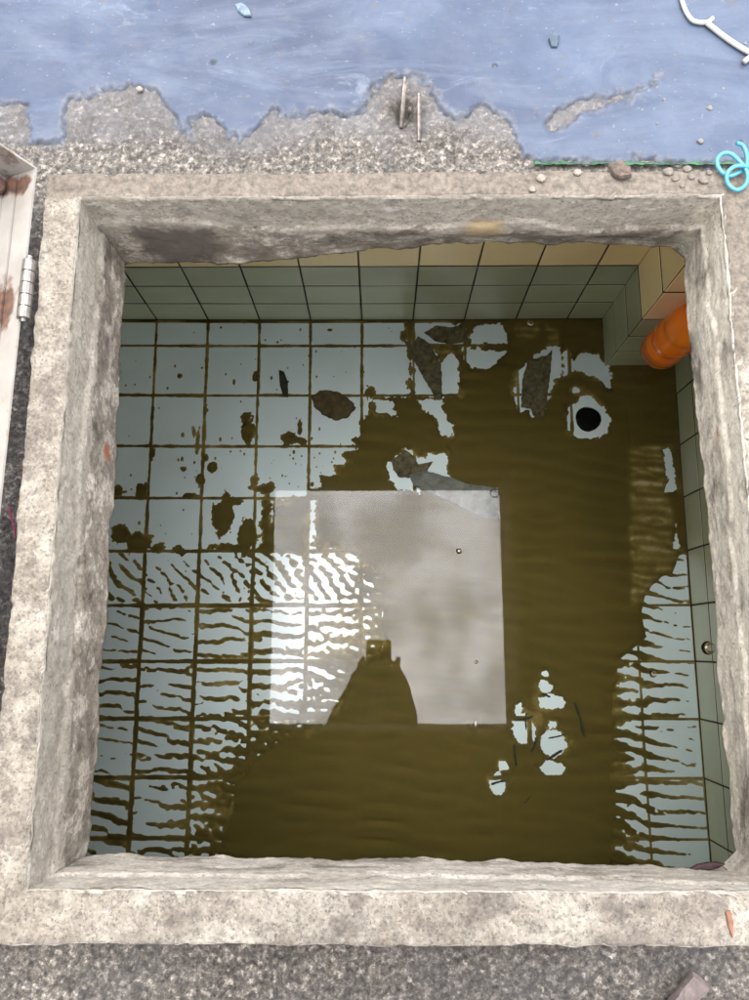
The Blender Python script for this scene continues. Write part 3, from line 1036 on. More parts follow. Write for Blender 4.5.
# ------------------------------------------------------------------ hatch lid (open, leaning back on its hinges)
def mat_lid():
    M = Mat('lid_paint', 0.55)
    f = M.noise(18, 6, 0.6)
    c = M.ramp(f, [(0.3, (0.20, 0.185, 0.16)), (0.7, (0.29, 0.275, 0.245))])
    c = M.mix(M.ramp(M.noise(60, 6, 0.7), [(0.6, 0.0), (0.68, 0.6)]), c, (0.24, 0.15, 0.09))
    g = M.n('ShaderNodeNewGeometry')
    for p, r in ((at_z(14, 178, RIM_Z + .012), .013), (at_z(7, 285, RIM_Z + .015), .016), (at_z(5, 308, RIM_Z + .015), .014), (at_z(12, 270, RIM_Z + .012), .011)):
        q = M.n('ShaderNodeVectorMath')
        q.operation = 'DISTANCE'
        M.l(g.outputs['Position'], q.inputs[0])
        q.inputs[1].default_value = p
        d = M.math('ADD', M.math('DIVIDE', q.outputs['Value'], r), M.math('MULTIPLY', M.math('SUBTRACT', M.noise(90, 5), 0.5), 1.2))
        c = M.mix(M.ramp(d, [(0.6, 0.95), (1.0, 0.0)]), c, M.ramp(M.noise(130, 5), [(0.35, (0.035, 0.016, 0.010)), (0.65, (0.115, 0.048, 0.022))]))
    sp = M.n('ShaderNodeSeparateXYZ')
    M.l(g.outputs['Position'], sp.inputs[0])
    for y0, hw, x1 in ((0.305, 0.030, -0.335), (0.425, 0.012, -0.33)):
        d = M.math('DIVIDE', M.math('ABSOLUTE', M.math('SUBTRACT', sp.outputs['Y'], y0)), hw)
        d = M.math('ADD', d, M.math('MULTIPLY', M.math('SUBTRACT', M.noise(55, 6, 0.65), 0.5), 2.0))
        d = M.math('ADD', d, M.math('MULTIPLY', M.math('MAXIMUM', M.math('SUBTRACT', sp.outputs['X'], x1), 0.0), 120))
        d = M.math('ADD', d, M.math('MULTIPLY', M.math('MAXIMUM', M.math('SUBTRACT', -0.362, sp.outputs['X']), 0.0), 40))
        c = M.mix(M.ramp(d, [(0.55, 0.9), (1.0, 0.0)]), c, M.ramp(M.noise(130, 5), [(0.35, (0.035, 0.016, 0.010)), (0.65, (0.115, 0.048, 0.022))]))
    M.color(c)
    M.bump(M.noise(90, 5), 0.15, 0.001)
    return M.m


MT['lid'] = mat_lid()
root = link(bpy.data.objects.new('hatch_lid', None))
root.location = (-0.3215, 0.1, RIM_Z - .004)
root.rotation_euler = (0, 0, math.radians(-0.9))
tag(root, 'cream painted steel hatch lid with rust spots standing open on hinges', 'hatch lid')
LE = math.radians(64)                         # lid leans back from here
cl, sl = math.cos(LE), math.sin(LE)
LW, L0, L1 = 0.62, -0.335, 0.338


def lidpt(u, h, y):
    """u along the panel from the hinge edge, h off the panel towards its inside (right)"""
    return (-.020 * 0 - u * cl + h * sl - .036, y, u * sl + h * cl - .012)


def lidbox(u0, u1, h0, h1, y0, y1):
    V, Fc = boxes([(0, 1, 0, 1, 0, 1)])
    return [lidpt(u0 + (u1 - u0) * x, h0 + (h1 - h0) * z, y0 + (y1 - y0) * y) for x, y, z in V], Fc


obj('panel', *lidbox(0.0, LW, -.002, 0, L0, L1), MT['lid'], root)
obj('flange', *lidbox(0.0, .002, .0005, .038, L0, L1), MT['lid'], root)
obj('flange', *lidbox(LW - .002, LW, .0005, .038, L0, L1), MT['lid'], root)
obj('flange', *lidbox(.0025, LW - .0025, .0005, .038, L1 - .002, L1), MT['lid'], root)
obj('flange', *lidbox(.0025, LW - .0025, .0005, .038, L0, L0 + .002), MT['lid'], root)
obj('stiffener', *lidbox(.0025, .0045, .0005, .016, L0 + .004, L1 - .004), MT['lid'], root)
obj('stiffener', *lidbox(.30, .33, .0005, .02, L0 + .004, L1 - .004), MT['lid'], root)
rust = simple('rusty_steel', (0.055, 0.027, 0.018), 0.85, 0.5, 150, 0.4)
steel = simple('worn_steel', (0.20, 0.185, 0.165), 0.4, 0.35, 120, 0.1, Metallic=0.7)
V, Fc = lathe([(.0001, 0), (.008, 0), (.009, .002), (.008, .005), (.004, .0065), (.0001, .0068)], 14)
bolt = obj('bolt', V, Fc, rust, root)
bolt.location = lidpt(.013, .0006, L1 - .016)
bolt.rotation_euler = (0, math.radians(90) - LE, 0)
for yy in (.188, -.25):
    hg = link(bpy.data.objects.new('hinge', bpy.data.meshes.new('hinge')), root)
    V, Fc = [], []
    for k in range(5):
        V2, F2 = tube([(0, yy + .0112 * k, 0), (0, yy + .0112 * k + .0104, 0)], .0060, 14)
        Fc += [tuple(len(V) + q for q in f) for f in F2]
        V += V2
    hg.data = mesh('hinge', V, Fc, steel)
    hg.location = (.0012, 0, .0065)
    hp = obj('hinge_pin', *tube([(0, yy - .003, 0), (0, yy + .06, 0)], .0026, 10), steel, hg)

# ------------------------------------------------------------------ debris
mud_shard = simple('slimy_cement', (0.125, 0.102, 0.05), 0.85, 0.7, 110, 0.9)
leafm = simple('dead_leaf', (0.035, 0.033, 0.018), 0.8, 0.4, 90, 0.4)


def slab_from(name, poly, z0, th, mat, label, cat, tilt=(0, 0), rim=0.6, group=None, rough=0.0012):
    """a broken plate from an outline: bevelled, uneven upper face; poly are floor points"""
    P = [Vector((p.x, p.y)) for p in poly]
    Q = []
    for i in range(len(P)):                     # add irregular midpoints
        a, b = P[i], P[(i + 1) % len(P)]
        m = max(1, int((b - a).length / .005))
        for k in range(m):
            q = a.lerp(b, k / m)
            Q.append(q + Vector((random.uniform(-1, 1), random.uniform(-1, 1))) * (rough if k else 0))
    c = sum(Q, Vector((0, 0))) / len(Q)
    n = len(Q)
    V, Fc = [], []
    for s, z in ((1.0, 0), (1.0, th * .55), (.90, th), (.6, th * 1.08), (.3, th * 1.1)):
        for q in Q:
            d = c.lerp(q, s)
            zz = z + (random.uniform(-1, 1) * th * .12 if z else 0)
            V.append((d.x - c.x, d.y - c.y, zz + (d.x - c.x) * tilt[0] + (d.y - c.y) * tilt[1]))
    for r in range(4):
        for k in range(n):
            Fc.append((r * n + k, r * n + (k + 1) % n, (r + 1) * n + (k + 1) % n, (r + 1) * n + k))
    Fc.append(tuple(range(4 * n, 5 * n)))
    Fc.append(tuple(range(n - 1, -1, -1)))
    zmin = min(v[2] for v in V)
    o = obj(name, V, Fc, mat)
    o.location = (c.x, c.y, z0 - zmin)
    tag(o, label, cat, group)
    return o


FP = lambda L, z=0.0: [on_floor(u, v, z) for u, v in L]
slab_from('mortar_shard', FP([(402, 338), (411, 346), (418, 337), (430, 345), (441, 366), (442, 400), (436, 400), (420, 372)]), .0022, .006, mud_shard,
          'long pointed grey mortar shard lying on pale tiles near the back wall', 'shard', (.05, .02))
slab_from('mortar_shard', FP([(424, 333), (437, 326), (452, 328), (464, 323), (468, 342), (452, 345), (434, 341)]), .0022, .005, mud_shard,
          'small broad mortar flake at the foot of the back wall', 'shard')
slab_from('mortar_shard', FP([(527, 362), (546, 357), (551, 351), (550, 368), (546, 404), (543, 417), (533, 416), (530, 409), (521, 408), (522, 380)]), .0022, .007, mud_shard,
          'upright rectangular mortar shard beside the drain hole', 'shard', (0, .06))
slab_from('mortar_shard', FP([(392, 460), (405, 450), (413, 456), (421, 470), (433, 462), (426, 474), (414, 478), (400, 478), (393, 470)]), .0022, .005, mud_shard,
          'dark lumpy mortar shard in a cleared ring of tile', 'shard')
slab_from('mortar_shard', FP([(409, 476), (425, 472), (450, 478), (468, 485), (497, 488), (500, 520), (482, 518), (456, 506), (432, 495), (414, 487)]), .0040, .007, 
          simple('pale_cement', (0.20, 0.20, 0.17), 0.85, 0.35, 60, 0.5), 'largest pale grey mortar shard reaching into the mirrored sky', 'shard', (-.02, .02))
slab_from('mortar_shard', FP([(311, 397), (320, 391), (331, 391), (340, 393), (352, 402), (356, 408), (348, 418), (336, 421), (322, 415), (314, 407)]), .0022, .006, 
          simple('brown_lump', (0.10, 0.072, 0.03), 0.9, 0.5, 90, 0.6), 'rounded brown mud lump on clean tiles', 'lump')
slab_from('dead_leaf', FP([(279, 370), (284, 372), (288, 382), (288, 398), (283, 395), (280, 386)]), .0012, .002, leafm, 'narrow dark dead leaf lying on a clean tile', 'leaf', rough=.0004)
tw = []
for k, (u0, v0, u1, v1, r) in enumerate(((574, 702, 584, 737, .0032), (515, 720, 533, 716, .0022), (514, 744, 516, 766, .0028), (526, 712, 526, 730, .0016), (531, 752, 536, 738, .0026),
                                        (546, 760, 562, 750, .0026), (541, 694, 550, 697, .0024), (491, 784, 506, 780, .0022), (524, 803, 530, 796, .0012), (548, 738, 566, 734, .0014))):
    A, B = on_floor(u0, v0), on_floor(u1, v1)
    A.z = B.z = r + .002
    mid = (A + B) / 2 + Vector((random.uniform(-.002, .002), random.uniform(-.002, .002), .001))
    o = obj('twig', *tube(spline([A, mid, B], 5), [r * .6] + [r * random.uniform(.7, 1.15) for _ in range(9)] + [r * .3], 7, True, .15), leafm)
    tag(o, 'short dark twig sunk among the small cleared patches of silt', 'twig', 'sunken twigs')

# things at the water surface
bub = Mat('bubble_film', 0.02)
bub.t.nodes.remove(bub.b)
tr = bub.n('ShaderNodeBsdfTransparent')
gs = bub.n('ShaderNodeBsdfGlossy')
gs.inputs['Roughness'].default_value = 0.02
fr = bub.n('ShaderNodeLayerWeight')
fr.inputs['Blend'].default_value = 0.5
ms = bub.n('ShaderNodeMixShader')
bub.l(fr.outputs['Fresnel'], ms.inputs[0])
bub.l(tr.outputs[0], ms.inputs[1])
bub.l(gs.outputs[0], ms.inputs[2])
bub.l(ms.outputs[0], [x for x in bub.t.nodes if x.type == 'OUTPUT_MATERIAL'][0].inputs['Surface'])
for (u, v, r, lab) in ((708, 648, .0115, 'largest clear bubble, floating by the right wall tiles'), (653, 674, .006, 'clear bubble floating over the pale tiles of the right strip'),
                       (530, 324, .0065, 'clear bubble floating at the foot of the back wall'), (459, 551, .005, 'clear bubble floating in the mirrored sky'),
                       (476, 662, .003, 'tiny clear bubble floating beside the mirrored person')):
    c = at_z(u, v, WATER_Z)
    prof = [(r * math.cos(t), r * .75 * math.sin(t)) for t in np.linspace(0, math.pi / 2 - .08, 9)]
    o = obj('bubble', *lathe(prof, 22), bub.m, None, True)
    o.location = (c.x, c.y, WATER_Z + .0002)
    tag(o, lab, 'bubble', 'bubbles on the water')
black = simple('black_fibre', (0.012, 0.012, 0.012), 0.6, 0.2)
pts = []
for k in range(26):
    t = k * .55
    q = at_z(494 + 4.2 * math.cos(t) + k * .05, 492.5 + 4.2 * math.sin(t) + k * .06, WATER_Z + .0008)
    pts.append(q)
pts = [at_z(485, 489, WATER_Z + .0008)] + pts
tag(obj('curled_fibre', *tube(pts, .0004, 6), black), 'small black curled fibre floating at the corner of the mirrored sky', 'fibre')

# orange bottle
orange = Mat('orange_plastic', 0.22, (0.72, 0.13, 0.008), **{'Coat Weight': 0.4, 'Transmission Weight': 0.0})
orange.color(orange.ramp(orange.noise(14, 4), [(0.3, (0.90, 0.16, 0.008)), (0.7, (0.95, 0.27, 0.015))]))
root = link(bpy.data.objects.new('orange_bottle', None))
root.location = (0.5150, 0.538, WATER_Z - .055)
root.rotation_euler = (math.radians(2), math.radians(1.5), .4)
tag(root, 'orange plastic bottle floating upright in the water beside the tiled pillar', 'bottle')
R = .0365
prof = [(.004, .006), (.016, .002), (.024, .0), (.031, .004), (.0355, .013), (R, .024), (.0355, .027), (R, .030), (R, .052), (.0352, .056), (.033, .062), (.0318, .068), (.033, .074), (.0355, .080),
        (R, .086), (R, .125), (.035, .130), (R, .135), (R, .150), (.034, .165), (.027, .182), (.018, .197), (.0135, .205), (.013, .215), (.0155, .216), (.0155, .219), (.013, .22), (.013, .228)]
obj('body', *lathe(prof, 36), orange.m, root, True)
V, Fc = lathe([(.0145, .221), (.0150, .223), (.0150, .237), (.0140, .239), (.002, .2395)], 24)
obj('cap', V, Fc, simple('white_cap', (0.7, 0.7, 0.66), 0.4, 0.1), root, True)
for z0 in (.0395, .094):
    V, Fc = lathe([(R + .0002, z0), (R + .0012, z0 + .0015), (R + .0012, z0 + .003), (R + .0002, z0 + .0045)], 36)
    obj('rib', V, Fc[:-2], orange.m, root, True)

# red dead leaf and twig on the curb lip
zl = CEIL_Z + .012
P = [at_z(u, v, zl) for u, v in ((690, 869), (697, 864), (706, 862), (716, 861), (724, 863), (718, 867), (708, 870), (697, 871))]
slab_from('red_leaf', P, zl - .002, .0035, simple('red_leaf', (0.028, 0.010, 0.010), 0.7, 0.5, 160, 0.4), 'curled dark red dead leaf caught on the hatch lip', 'leaf', (.1, .1), rough=.0006)
o = obj('twig', *tube(spline([at_z(722, 866, zl), at_z(731, 873, zl + .004), at_z(738, 874, zl + .008), at_z(744, 877, zl + .008)], 4), [.0004] * 4 + [.0012] * 4 + [.002] * 4 + [.0012], 7, True, .2), rust)
tag(o, 'thin rusty brown twig beside the red leaf on the hatch lip', 'twig')

# ------------------------------------------------------------------ things on the deck and curb
DK = lambda u, v, h=0.0: at_z(u, v, DECK_Z + .004 + h)
white = simple('white_plastic', (0.30, 0.30, 0.275), 0.4, 0.08, 40)
P = spline([DK(677, -25, .003), DK(683, 4, .003), DK(691, 19, .003), DK(700, 22.5, .003), DK(708, 22, .003), DK(713, 18, .004)], 7)
tag(obj('white_wire', *tube(P, .0023, 10), white, None, True), 'short white wire with a hooked end lying on the blue roof paint', 'wire')
P = spline([DK(707, 23, .004), DK(722, 35, .003), DK(738, 46, .003), DK(753, 54, .003), DK(775, 60, .003)], 7)
tag(obj('white_wire', *tube(P, .0027, 10), white, None, True), 'long straight white wire running off across the blue roof paint', 'wire')
P = spline([DK(744, 62, .003), DK(752, 57, .003), DK(770, 58, .003)], 6)
tag(obj('white_wire', *tube(P, .0028, 10), white, None, True), 'rounded white wire end peeping in below the long white wire', 'wire')
cyan = simple('cyan_plastic', (0.035, 0.19, 0.26), 0.35, 0.1, 40)
RZ = lambda u, v, h=0.0: at_z(u, v, RIM_Z + .003 + h)
P = spline([RZ(737, 143, .006), RZ(743, 146, .004), RZ(747, 156, .003), RZ(746, 168, .002), RZ(740, 172, .002), RZ(729, 176, .001), RZ(720, 170, .001), RZ(717, 161, .002), RZ(722, 154, .003),
            RZ(731, 154, .004), RZ(740, 162, .006), RZ(747, 172, .006), RZ(746, 184, .003), RZ(737, 190, .002), RZ(728, 184, .002), RZ(727, 174, .005), RZ(734, 167, .007), RZ(744, 166, .008), RZ(756, 168, .006), RZ(770, 160, .003)], 8)
tag(obj('cyan_cord', *tube(P, .0020, 10), cyan, None, True), 'bright cyan plastic cord coiled on the corner of the curb', 'cord')
pink = simple('pink_plastic', (0.40, 0.04, 0.12), 0.5, 0.1)
P = spline([at_z(9, 507, DECK_Z + .022), at_z(11, 517, DECK_Z + .018), at_z(14, 527, DECK_Z + .012), at_z(15, 537, DECK_Z + .004)], 6)
tag(obj('pink_thread', *tube(P, .0007, 6), pink), 'short pink plastic thread in the gap beside the lid', 'thread')
# steel stubs in the broken patch
stubm = simple('stub_steel', (0.11, 0.095, 0.08), 0.45, 0.5, 200, 0.2, Metallic=0.6)
A, B = at_z(401, 128, DECK_Z - .004), at_z(405, 77, DECK_Z + .012)
o = obj('steel_stub', *tube([A, A.lerp(B, .4), A.lerp(B, .8), B], [.0020, .0024, .0024, .0016], 8, True, .15), stubm)
tag(o, 'dull bent steel rod stub sticking out of the broken concrete patch', 'steel rod')
A, B = at_z(419, 141, DECK_Z + .0010), at_z(419, 94, DECK_Z + .012)
o = obj('steel_stub', *tube([A, A.lerp(B, .5), B], [.0022, .0024, .0022], 8), stubm)
tag(o, 'bright cut steel rod stub sticking out of the broken concrete patch', 'steel rod')
# green strip along the curb
green = simple('green_strip', (0.016, 0.060, 0.024), 0.8, 0.9, 120, 0.3)
V, Fc = [], []
us = list(range(534, 756, 4))
for k, u in enumerate(us):
    e = random.uniform(-.8, .8)
    hw = 0.7 + 2.2 * random.random() ** 2
    for dv, h in ((-hw, .0005), (-hw * .3, .004), (hw * .5, .0042), (hw, .0005)):
        V.append(at_z(u + random.uniform(-1, 1), 163.5 + e + dv, DECK_Z + .002 + h))
for k in range(len(us) - 1):
    for r in range(3):
        Fc.append((k * 4 + r, (k + 1) * 4 + r, (k + 1) * 4 + r + 1, k * 4 + r + 1))
tag(obj('green_strip', V, Fc, green), 'frayed green strip along the back edge of the curb', 'strip')
peb = simple('pebble_grey', (0.14, 0.135, 0.12), 0.9, 0.5, 200, 0.4)
pale = simple('pebble_pale', (0.19, 0.168, 0.135), 0.9, 0.3, 200, 0.4)


def pebble(p, r, mat, label, name='pebble', group=None, flat=.6):
    V, Fc = [], []
    n, m = 9, 5
    for i in range(m):
        t = math.pi * (i + .35) / (m - .3)
        for k in range(n):
            a = 2 * math.pi * k / n
            q = r * random.uniform(.78, 1.15)
            V.append((q * math.sin(t) * math.cos(a), q * math.sin(t) * math.sin(a) * .8, q * flat * math.cos(t)))
    for i in range(m - 1):
        for k in range(n):
            Fc.append((i * n + k, (i + 1) * n + k, (i + 1) * n + (k + 1) % n, i * n + (k + 1) % n))
    Fc.append(tuple(range(n)))
    Fc.append(tuple(range(m * n - 1, (m - 1) * n - 1, -1)))
    o = obj(name, V, Fc, mat, None, True)
    o.location = p + Vector((0, 0, r * flat * .55))
    tag(o, label, 'pebble', group)


for u, v, r in ((709, 109, .0036), (700, 142, .0036), (723, 89, .002), (717, 94, .0012), (664, 100, .0017), (699, 105, .0013), (672, 107, .0011), (657, 124, .0013), (741, 112, .0012), (642, 110, .0014),
                (688, 85, .001), (652, 84, .0009), (711, 150, .0012), (745, 44, .0022), (733, 87, .001), (660, 96, .0009)):
    pebble(DK(u, v, -.001), r, peb, 'small dark grit crumb on the blue roof paint beyond the curb', group='grit on the blue paint')
pebble(DK(140, 90, -.001), .004, pale, 'pale stone chip on the bare edge of the blue paint')
slab_from('paint_flake', [DK(u, v) for u, v in ((235, 5), (241, 4), (249, 10), (252, 18), (244, 17), (238, 12))], DECK_Z + .0035, .002,
          simple('blue_flake', (0.07, 0.10, 0.13), 0.6, 0.5, 150, 0.3), 'curled pale blue paint flake lying on the open blue paint', 'paint flake', (.2, .1), rough=.0004)
slab_from('paint_flake', [DK(u, v) for u, v in ((548, 40), (553, 34), (559, 38), (557, 48), (551, 48))], DECK_Z + .0035, .002,
          simple('teal_flake', (0.016, 0.036, 0.055), 0.6, 0.5, 150, 0.3), 'small dark blue paint flake lying on the open blue paint', 'paint flake', (.1, .2), rough=.0004)
slab_from('bark_chip', [at_z(u, v, RIM_Z) for u, v in ((607, 166), (620, 164), (629, 172), (630, 180), (618, 181), (611, 176))], RIM_Z + .0005, .005,
          simple('bark', (0.075, 0.055, 0.04), 0.9, 0.5, 150, 0.5), 'brown bark chip lying on the back of the curb', 'chip', (.1, 0), rough=.0008)
for u, v, r, lab in ((577, 173, .0042, 'pale cement chip on the back curb beside the bark chip'), (532, 190, .0036, 'white cement chip at the inner edge of the back curb'),
                     (541, 179, .0048, 'pinkish cement crumb on the back curb')):
    pebble(at_z(u, v, RIM_Z + .0005), r, pale, lab, flat=.5)
for u, v in ((668, 172), (675, 179), (687, 170), (691, 177), (703, 181), (709, 173), (682, 186)):
    pebble(at_z(u, v, RIM_Z), random.uniform(.0015, .0055), simple('mortar_crumb', (0.13, 0.112, 0.09), 0.95, 0.4, 200, 0.5) if u == 668 else bpy.data.materials['mortar_crumb'],
           'rough mortar crumb in the heap on the curb by the cyan cord', 'mortar_crumb', 'mortar crumbs by the cyan cord', .45)
slab_from('rust_flake', [at_z(u, v, RIM_Z) for u, v in ((725, 911), (730, 910), (733, 922), (732, 938), (728, 928), (726, 918))], RIM_Z + .0006, .0014,
          simple('orange_rust', (0.15, 0.070, 0.040), 0.9, 0.3, 150, 0.3), 'slim orange rust flake on the front of the curb', 'flake', rough=.0004)
slab_from('wood_stick', [at_z(u, v, DECK_Z) for u, v in ((688, 967), (706, 980), (690, 1000), (680, 1020), (650, 1030), (664, 1000))], DECK_Z + .003, .007,
          simple('grey_wood', (0.11, 0.088, 0.08), 0.85, 0.3, 120, 0.4), 'flat grey brown stick on the deck below the curb', 'stick', (.05, .02), rough=.0008)


# ------------------------------------------------------------------ person crouching at the hatch with a phone
def skin_body(name, nodes, edges, rootkey, sub=2):
    keys = list(nodes)
    me = bpy.data.meshes.new(name)
    me.from_pydata([nodes[k][0] for k in keys], [(keys.index(a), keys.index(b)) for a, b in edges], [])
    o = bpy.data.objects.new(name, me)
    COL.objects.link(o)
    sk = o.modifiers.new('skin', 'SKIN')
    sk.use_smooth_shade = True
    lay = me.skin_vertices[0].data if me.skin_vertices else None
    if lay is None:
        bpy.context.view_layer.objects.active = o
        bpy.ops.mesh.customdata_skin_add()
        lay = me.skin_vertices[0].data
    for i, k in enumerate(keys):
        r = nodes[k][1]
        lay[i].radius = (r, r) if not hasattr(r, '__len__') else r
        lay[i].use_root = (k == rootkey)
    sb = o.modifiers.new('sub', 'SUBSURF')
    sb.levels = sb.render_levels = sub
    dg = bpy.context.evaluated_depsgraph_get()
    dg.update()
    res = bpy.data.meshes.new_from_object(o.evaluated_get(dg))
    bpy.data.objects.remove(o)
    return res


def make_person():
    D = DECK_Z
    N_ = {}
    E_ = []

    def add(k, p, r, to=None):
        N_[k] = (p, r)
        if to:
            E_.append((to, k))
    add('pelvis', (0.0, -.80, D + .36), (.155, .12))
    add('waist', (0.0, -.72, D + .50), (.145, .11), 'pelvis')
    add('chest', (0.0, -.58, D + .66), (.16, .12), 'waist')
    add('upchest', (0.005, -.45, D + .77), (.13, .10), 'chest')
    add('neck', (0.012, -.35, D + .86), .058, 'upchest')
    add('skull0', (0.02, -.275, D + .91), (.075, .085), 'neck')
    add('skull1', (0.025, -.195, D + .945), (.084, .095), 'skull0')
    add('skull2', (0.025, -.145, D + .975), (.062, .07), 'skull1')
    wr = {-1: (-.066, -.125, CAM_Z - .02), 1: (.056, -.125, CAM_Z - .015)}
    el = {-1: (-.128, -.285, CAM_Z - .13), 1: (.066, -.30, CAM_Z - .12)}
    for s in (-1, 1):
        n = 'L' if s < 0 else 'R'
        add('sho' + n, (s * .165, -.49, D + .74), .072, 'upchest')
        add('arm' + n, tuple((Vector((s * .185, -.48, D + .72)) * .5 + Vector(el[s]) * .5) + Vector((s * .02, 0, 0))), .052, 'sho' + n)
        add('elb' + n, el[s], .062, 'arm' + n)
        m = Vector(el[s]).lerp(Vector(wr[s]), .4)
        add('fore' + n, tuple(m), .066, 'elb' + n)
        add('wri' + n, wr[s], .043, 'fore' + n)
        add('hip' + n, (s * .105, -.79, D + .34), .105, 'pelvis')
        add('thi' + n, (s * .17, -.60, D + .40), .082, 'hip' + n)
        add('kne' + n, (s * .22, -.43, D + .43), .062, 'thi' + n)
        add('cal' + n, (s * .20, -.52, D + .26), .060, 'kne' + n)
        add('ank' + n, (s * .17, -.63, D + .085), .040, 'cal' + n)
        add('hee' + n, (s * .17, -.64, D + .046), .043, 'ank' + n)
        add('bal' + n, (s * .185, -.50, D + .040), (.046, .036), 'hee' + n)
        add('toe' + n, (s * .19, -.44, D + .034), (.038, .029), 'bal' + n)
        # hand: palm and five fingers curled on the phone edge
        w0 = Vector(wr[s])
        edge = Vector((-.048 if s < 0 else .036, 0, 0))
        palm = Vector((edge.x + s * .012, -.085, CAM_Z - .002))
        add('palm' + n, tuple(palm), (.026, .018), 'wri' + n)
        for f, (dy, ln) in enumerate(((.030, .9), (.012, 1.0), (-.006, .95), (-.023, .8))):
            base = palm + Vector((s * .004, dy, .010))
            k1 = Vector((edge.x + s * .014, palm.y + dy + .006, CAM_Z + .022))
            k2 = Vector((edge.x - s * .012 * ln, palm.y + dy + .008, CAM_Z + .028))
            k3 = Vector((edge.x - s * .030 * ln, palm.y + dy + .008, CAM_Z + .022))
            add('f%d0%s' % (f, n), tuple(base), .0092, 'palm' + n)
            add('f%d1%s' % (f, n), tuple(k1), .0085, 'f%d0%s' % (f, n))
            add('f%d2%s' % (f, n), tuple(k2), .0078, 'f%d1%s' % (f, n))
            add('f%d3%s' % (f, n), tuple(k3), .0066, 'f%d2%s' % (f, n))
        # thumb leaves the side of the palm
        add('t0' + n, tuple(palm + Vector((s * .012, .012, -.004))), .011, 'palm' + n)
        add('t1' + n, (edge.x + s * .020, -.052, CAM_Z - .006), .0095, 't0' + n)
        add('t2' + n, (edge.x + s * (.024 if s > 0 else .006), -.028, CAM_Z - .004), .008, 't1' + n)
    me = skin_body('body', N_, E_, 'pelvis')
    skin = simple('skin', (0.42, 0.25, 0.17), 0.55, 0.08, 30)
    shirt = simple('dark_jacket', (0.06, 0.065, 0.07), 0.9, 0.3, 40, 0.3)
    trous = simple('work_trousers', (0.05, 0.055, 0.075), 0.9, 0.3, 50, 0.3)
    shoe = simple('rubber_shoe', (0.03, 0.03, 0.03), 0.6, 0.2)
    for m in (skin, shirt, trous, shoe):
        me.materials.append(m)
    for p in me.polygons:
        c = p.center
        k = 1
        if c.z < D + .10:
            k = 3
        elif c.z < D + .47 and not (c.y > -.40 and c.z > D + .50):
            k = 2
        if (c.y > -.42 and c.z > D + .80 and abs(c.x) < .13) or (c.y > -.11 and c.z > CAM_Z - .06):
            k = 0
        p.material_index = k
        p.use_smooth = True
    root = link(bpy.data.objects.new('person', None))
    root.location = (0, -.6, D)
    tag(root, 'person crouching at the hatch edge with a phone, seen as dark reflection in the water', 'person')
    inv = Matrix.Translation((0, .6, -D))
    me.transform(inv)
    link(bpy.data.objects.new('body', me), root)
    # hair cap, ears, eyes and nose; the face looks down at the phone
    hc = Vector((.023, -.205, D + .945))
    dirf = Vector((0, .40, -.70)).normalized()
    hair = simple('black_hair', (0.012, 0.011, 0.010), 0.7, 0.2, 80, 0.5)
    V, Fc = [], []
    n, m = 20, 12
    for i in range(m + 1):
        t = math.pi * i / m
        for k in range(n):
            a_ = 2 * math.pi * k / n
            d = Vector((math.sin(t) * math.cos(a_), math.sin(t) * math.sin(a_), math.cos(t)))
            f = d.dot(dirf)
            r = (.112 if f < .25 else .112 - .06 * min(1, (f - .25) / .3)) * random.uniform(.985, 1.015)
            V.append(hc + Vector((0, -.018, .012)) + Vector((d.x * r * .88, d.y * r, d.z * r)) + Vector((0, .6, -D)))
    for i in range(m):
        for k in range(n):
            Fc.append((i * n + k, (i + 1) * n + k, (i + 1) * n + (k + 1) % n, i * n + (k + 1) % n))
    obj('hair', V, Fc, hair, root, True)
    dn = Vector((0, -.868, -.496)).normalized()       # chin direction
    fc = hc + dirf * .088
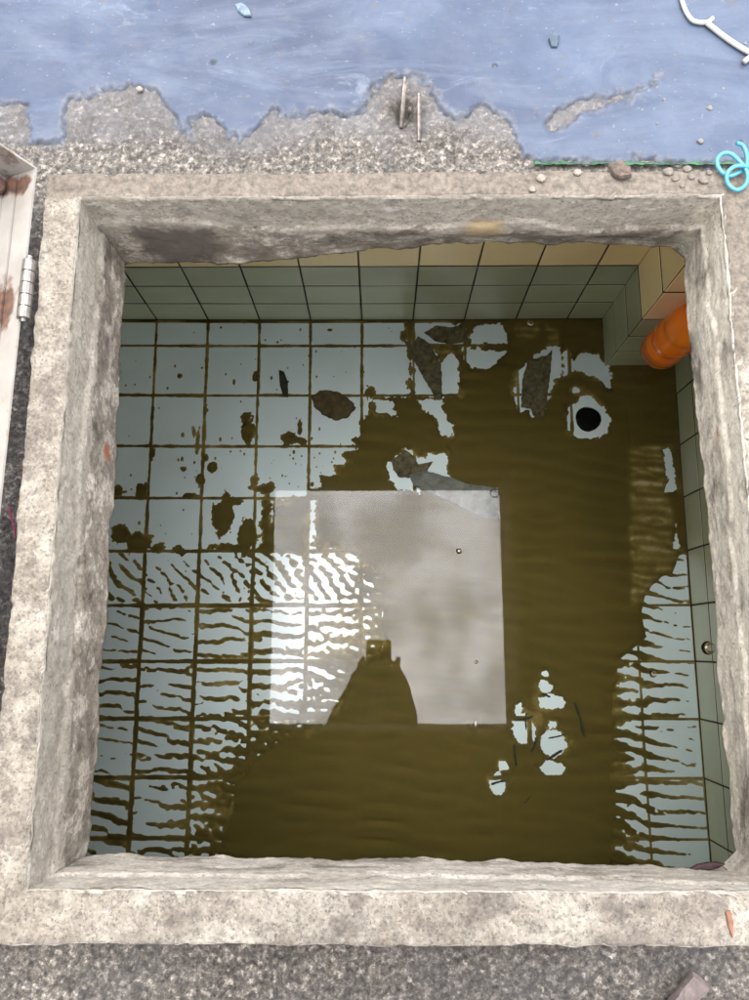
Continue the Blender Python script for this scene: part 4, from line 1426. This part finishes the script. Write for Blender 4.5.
    for s in (-1, 1):
        o = obj('eye', *lathe([(.001, -.010), (.008, -.006), (.0105, 0), (.008, .006), (.001, .010)], 12), simple('eye_dark', (0.03, 0.025, 0.02), 0.2, 0.1), root, True)
        o.location = fc + Vector((s * .031, 0, 0)) - dirf * .012 + Vector((0, .6, -D))
        e = [hc + Vector((s * .082, 0, 0)) + dn * .02 + q for q in (Vector((0, .01, .022)), Vector((s * .012, -.004, .02)), Vector((s * .014, -.008, 0)), Vector((s * .004, 0, -.024)))]
        obj('ear', *tube([q + Vector((0, .6, -D)) for q in spline(e, 4)], .006, 7), skin, root, True)
    V, Fc = tube([fc + Vector((0, .6, -D)) + dn * -.004 + dirf * -.006, fc + Vector((0, .6, -D)) + dn * .03 + dirf * .014, fc + Vector((0, .6, -D)) + dn * .042 + dirf * .004], [.007, .013, .011], 9)
    obj('nose', V, Fc, skin, root, True)
    V, Fc = tube([fc + Vector((x, .6, -D)) + dn * .066 - dirf * (.012 + abs(x) * .3) for x in (-.024, -.012, 0, .012, .024)], [.003, .006, .007, .006, .003], 8)
    obj('mouth', V, Fc, simple('lips', (0.30, 0.12, 0.10), 0.5, 0.1), root, True)
    # phone
    ph = link(bpy.data.objects.new('phone', None))
    ph.location = (0, 0, CAM_Z)
    ph.rotation_euler = CAM_R.to_euler()
    tag(ph, 'dark phone held over the hatch, at the head of the mirrored silhouette', 'phone')
    pb = simple('phone_black', (0.02, 0.02, 0.022), 0.35, 0.1)
    pts, (x0, x1, y0, y1, r) = [], (-.048, .036, -.135, .028, .010)
    for cx, cy_, a0 in ((x1 - r, y1 - r, 0), (x0 + r, y1 - r, 90), (x0 + r, y0 + r, 180), (x1 - r, y0 + r, 270)):
        for k in range(6):
            t = math.radians(a0 + 18 * k)
            pts.append((cx + r * math.cos(t), cy_ + r * math.sin(t)))
    n = len(pts)
    V = [(x, y, z) for z in (.006, .0145) for x, y in pts]
    Fc = [tuple(range(n - 1, -1, -1)), tuple(range(n, 2 * n))] + [(k, (k + 1) % n, n + (k + 1) % n, n + k) for k in range(n)]
    obj('case', V, Fc, pb, ph)
    V, Fc = boxes([(x0 + .004, x1 - .004, y0 + .005, y1 - .005, .0146, .0152)])
    obj('screen', V, Fc, simple('screen_glass', (0.05, 0.05, 0.055), 0.08, 0.05), ph)
    V, Fc = lathe([(.0065, .0035), (.0085, .0035), (.0085, .0058), (.0065, .0058)], 20)
    obj('lens_ring', V, Fc[:-2], pb, ph)


make_person()
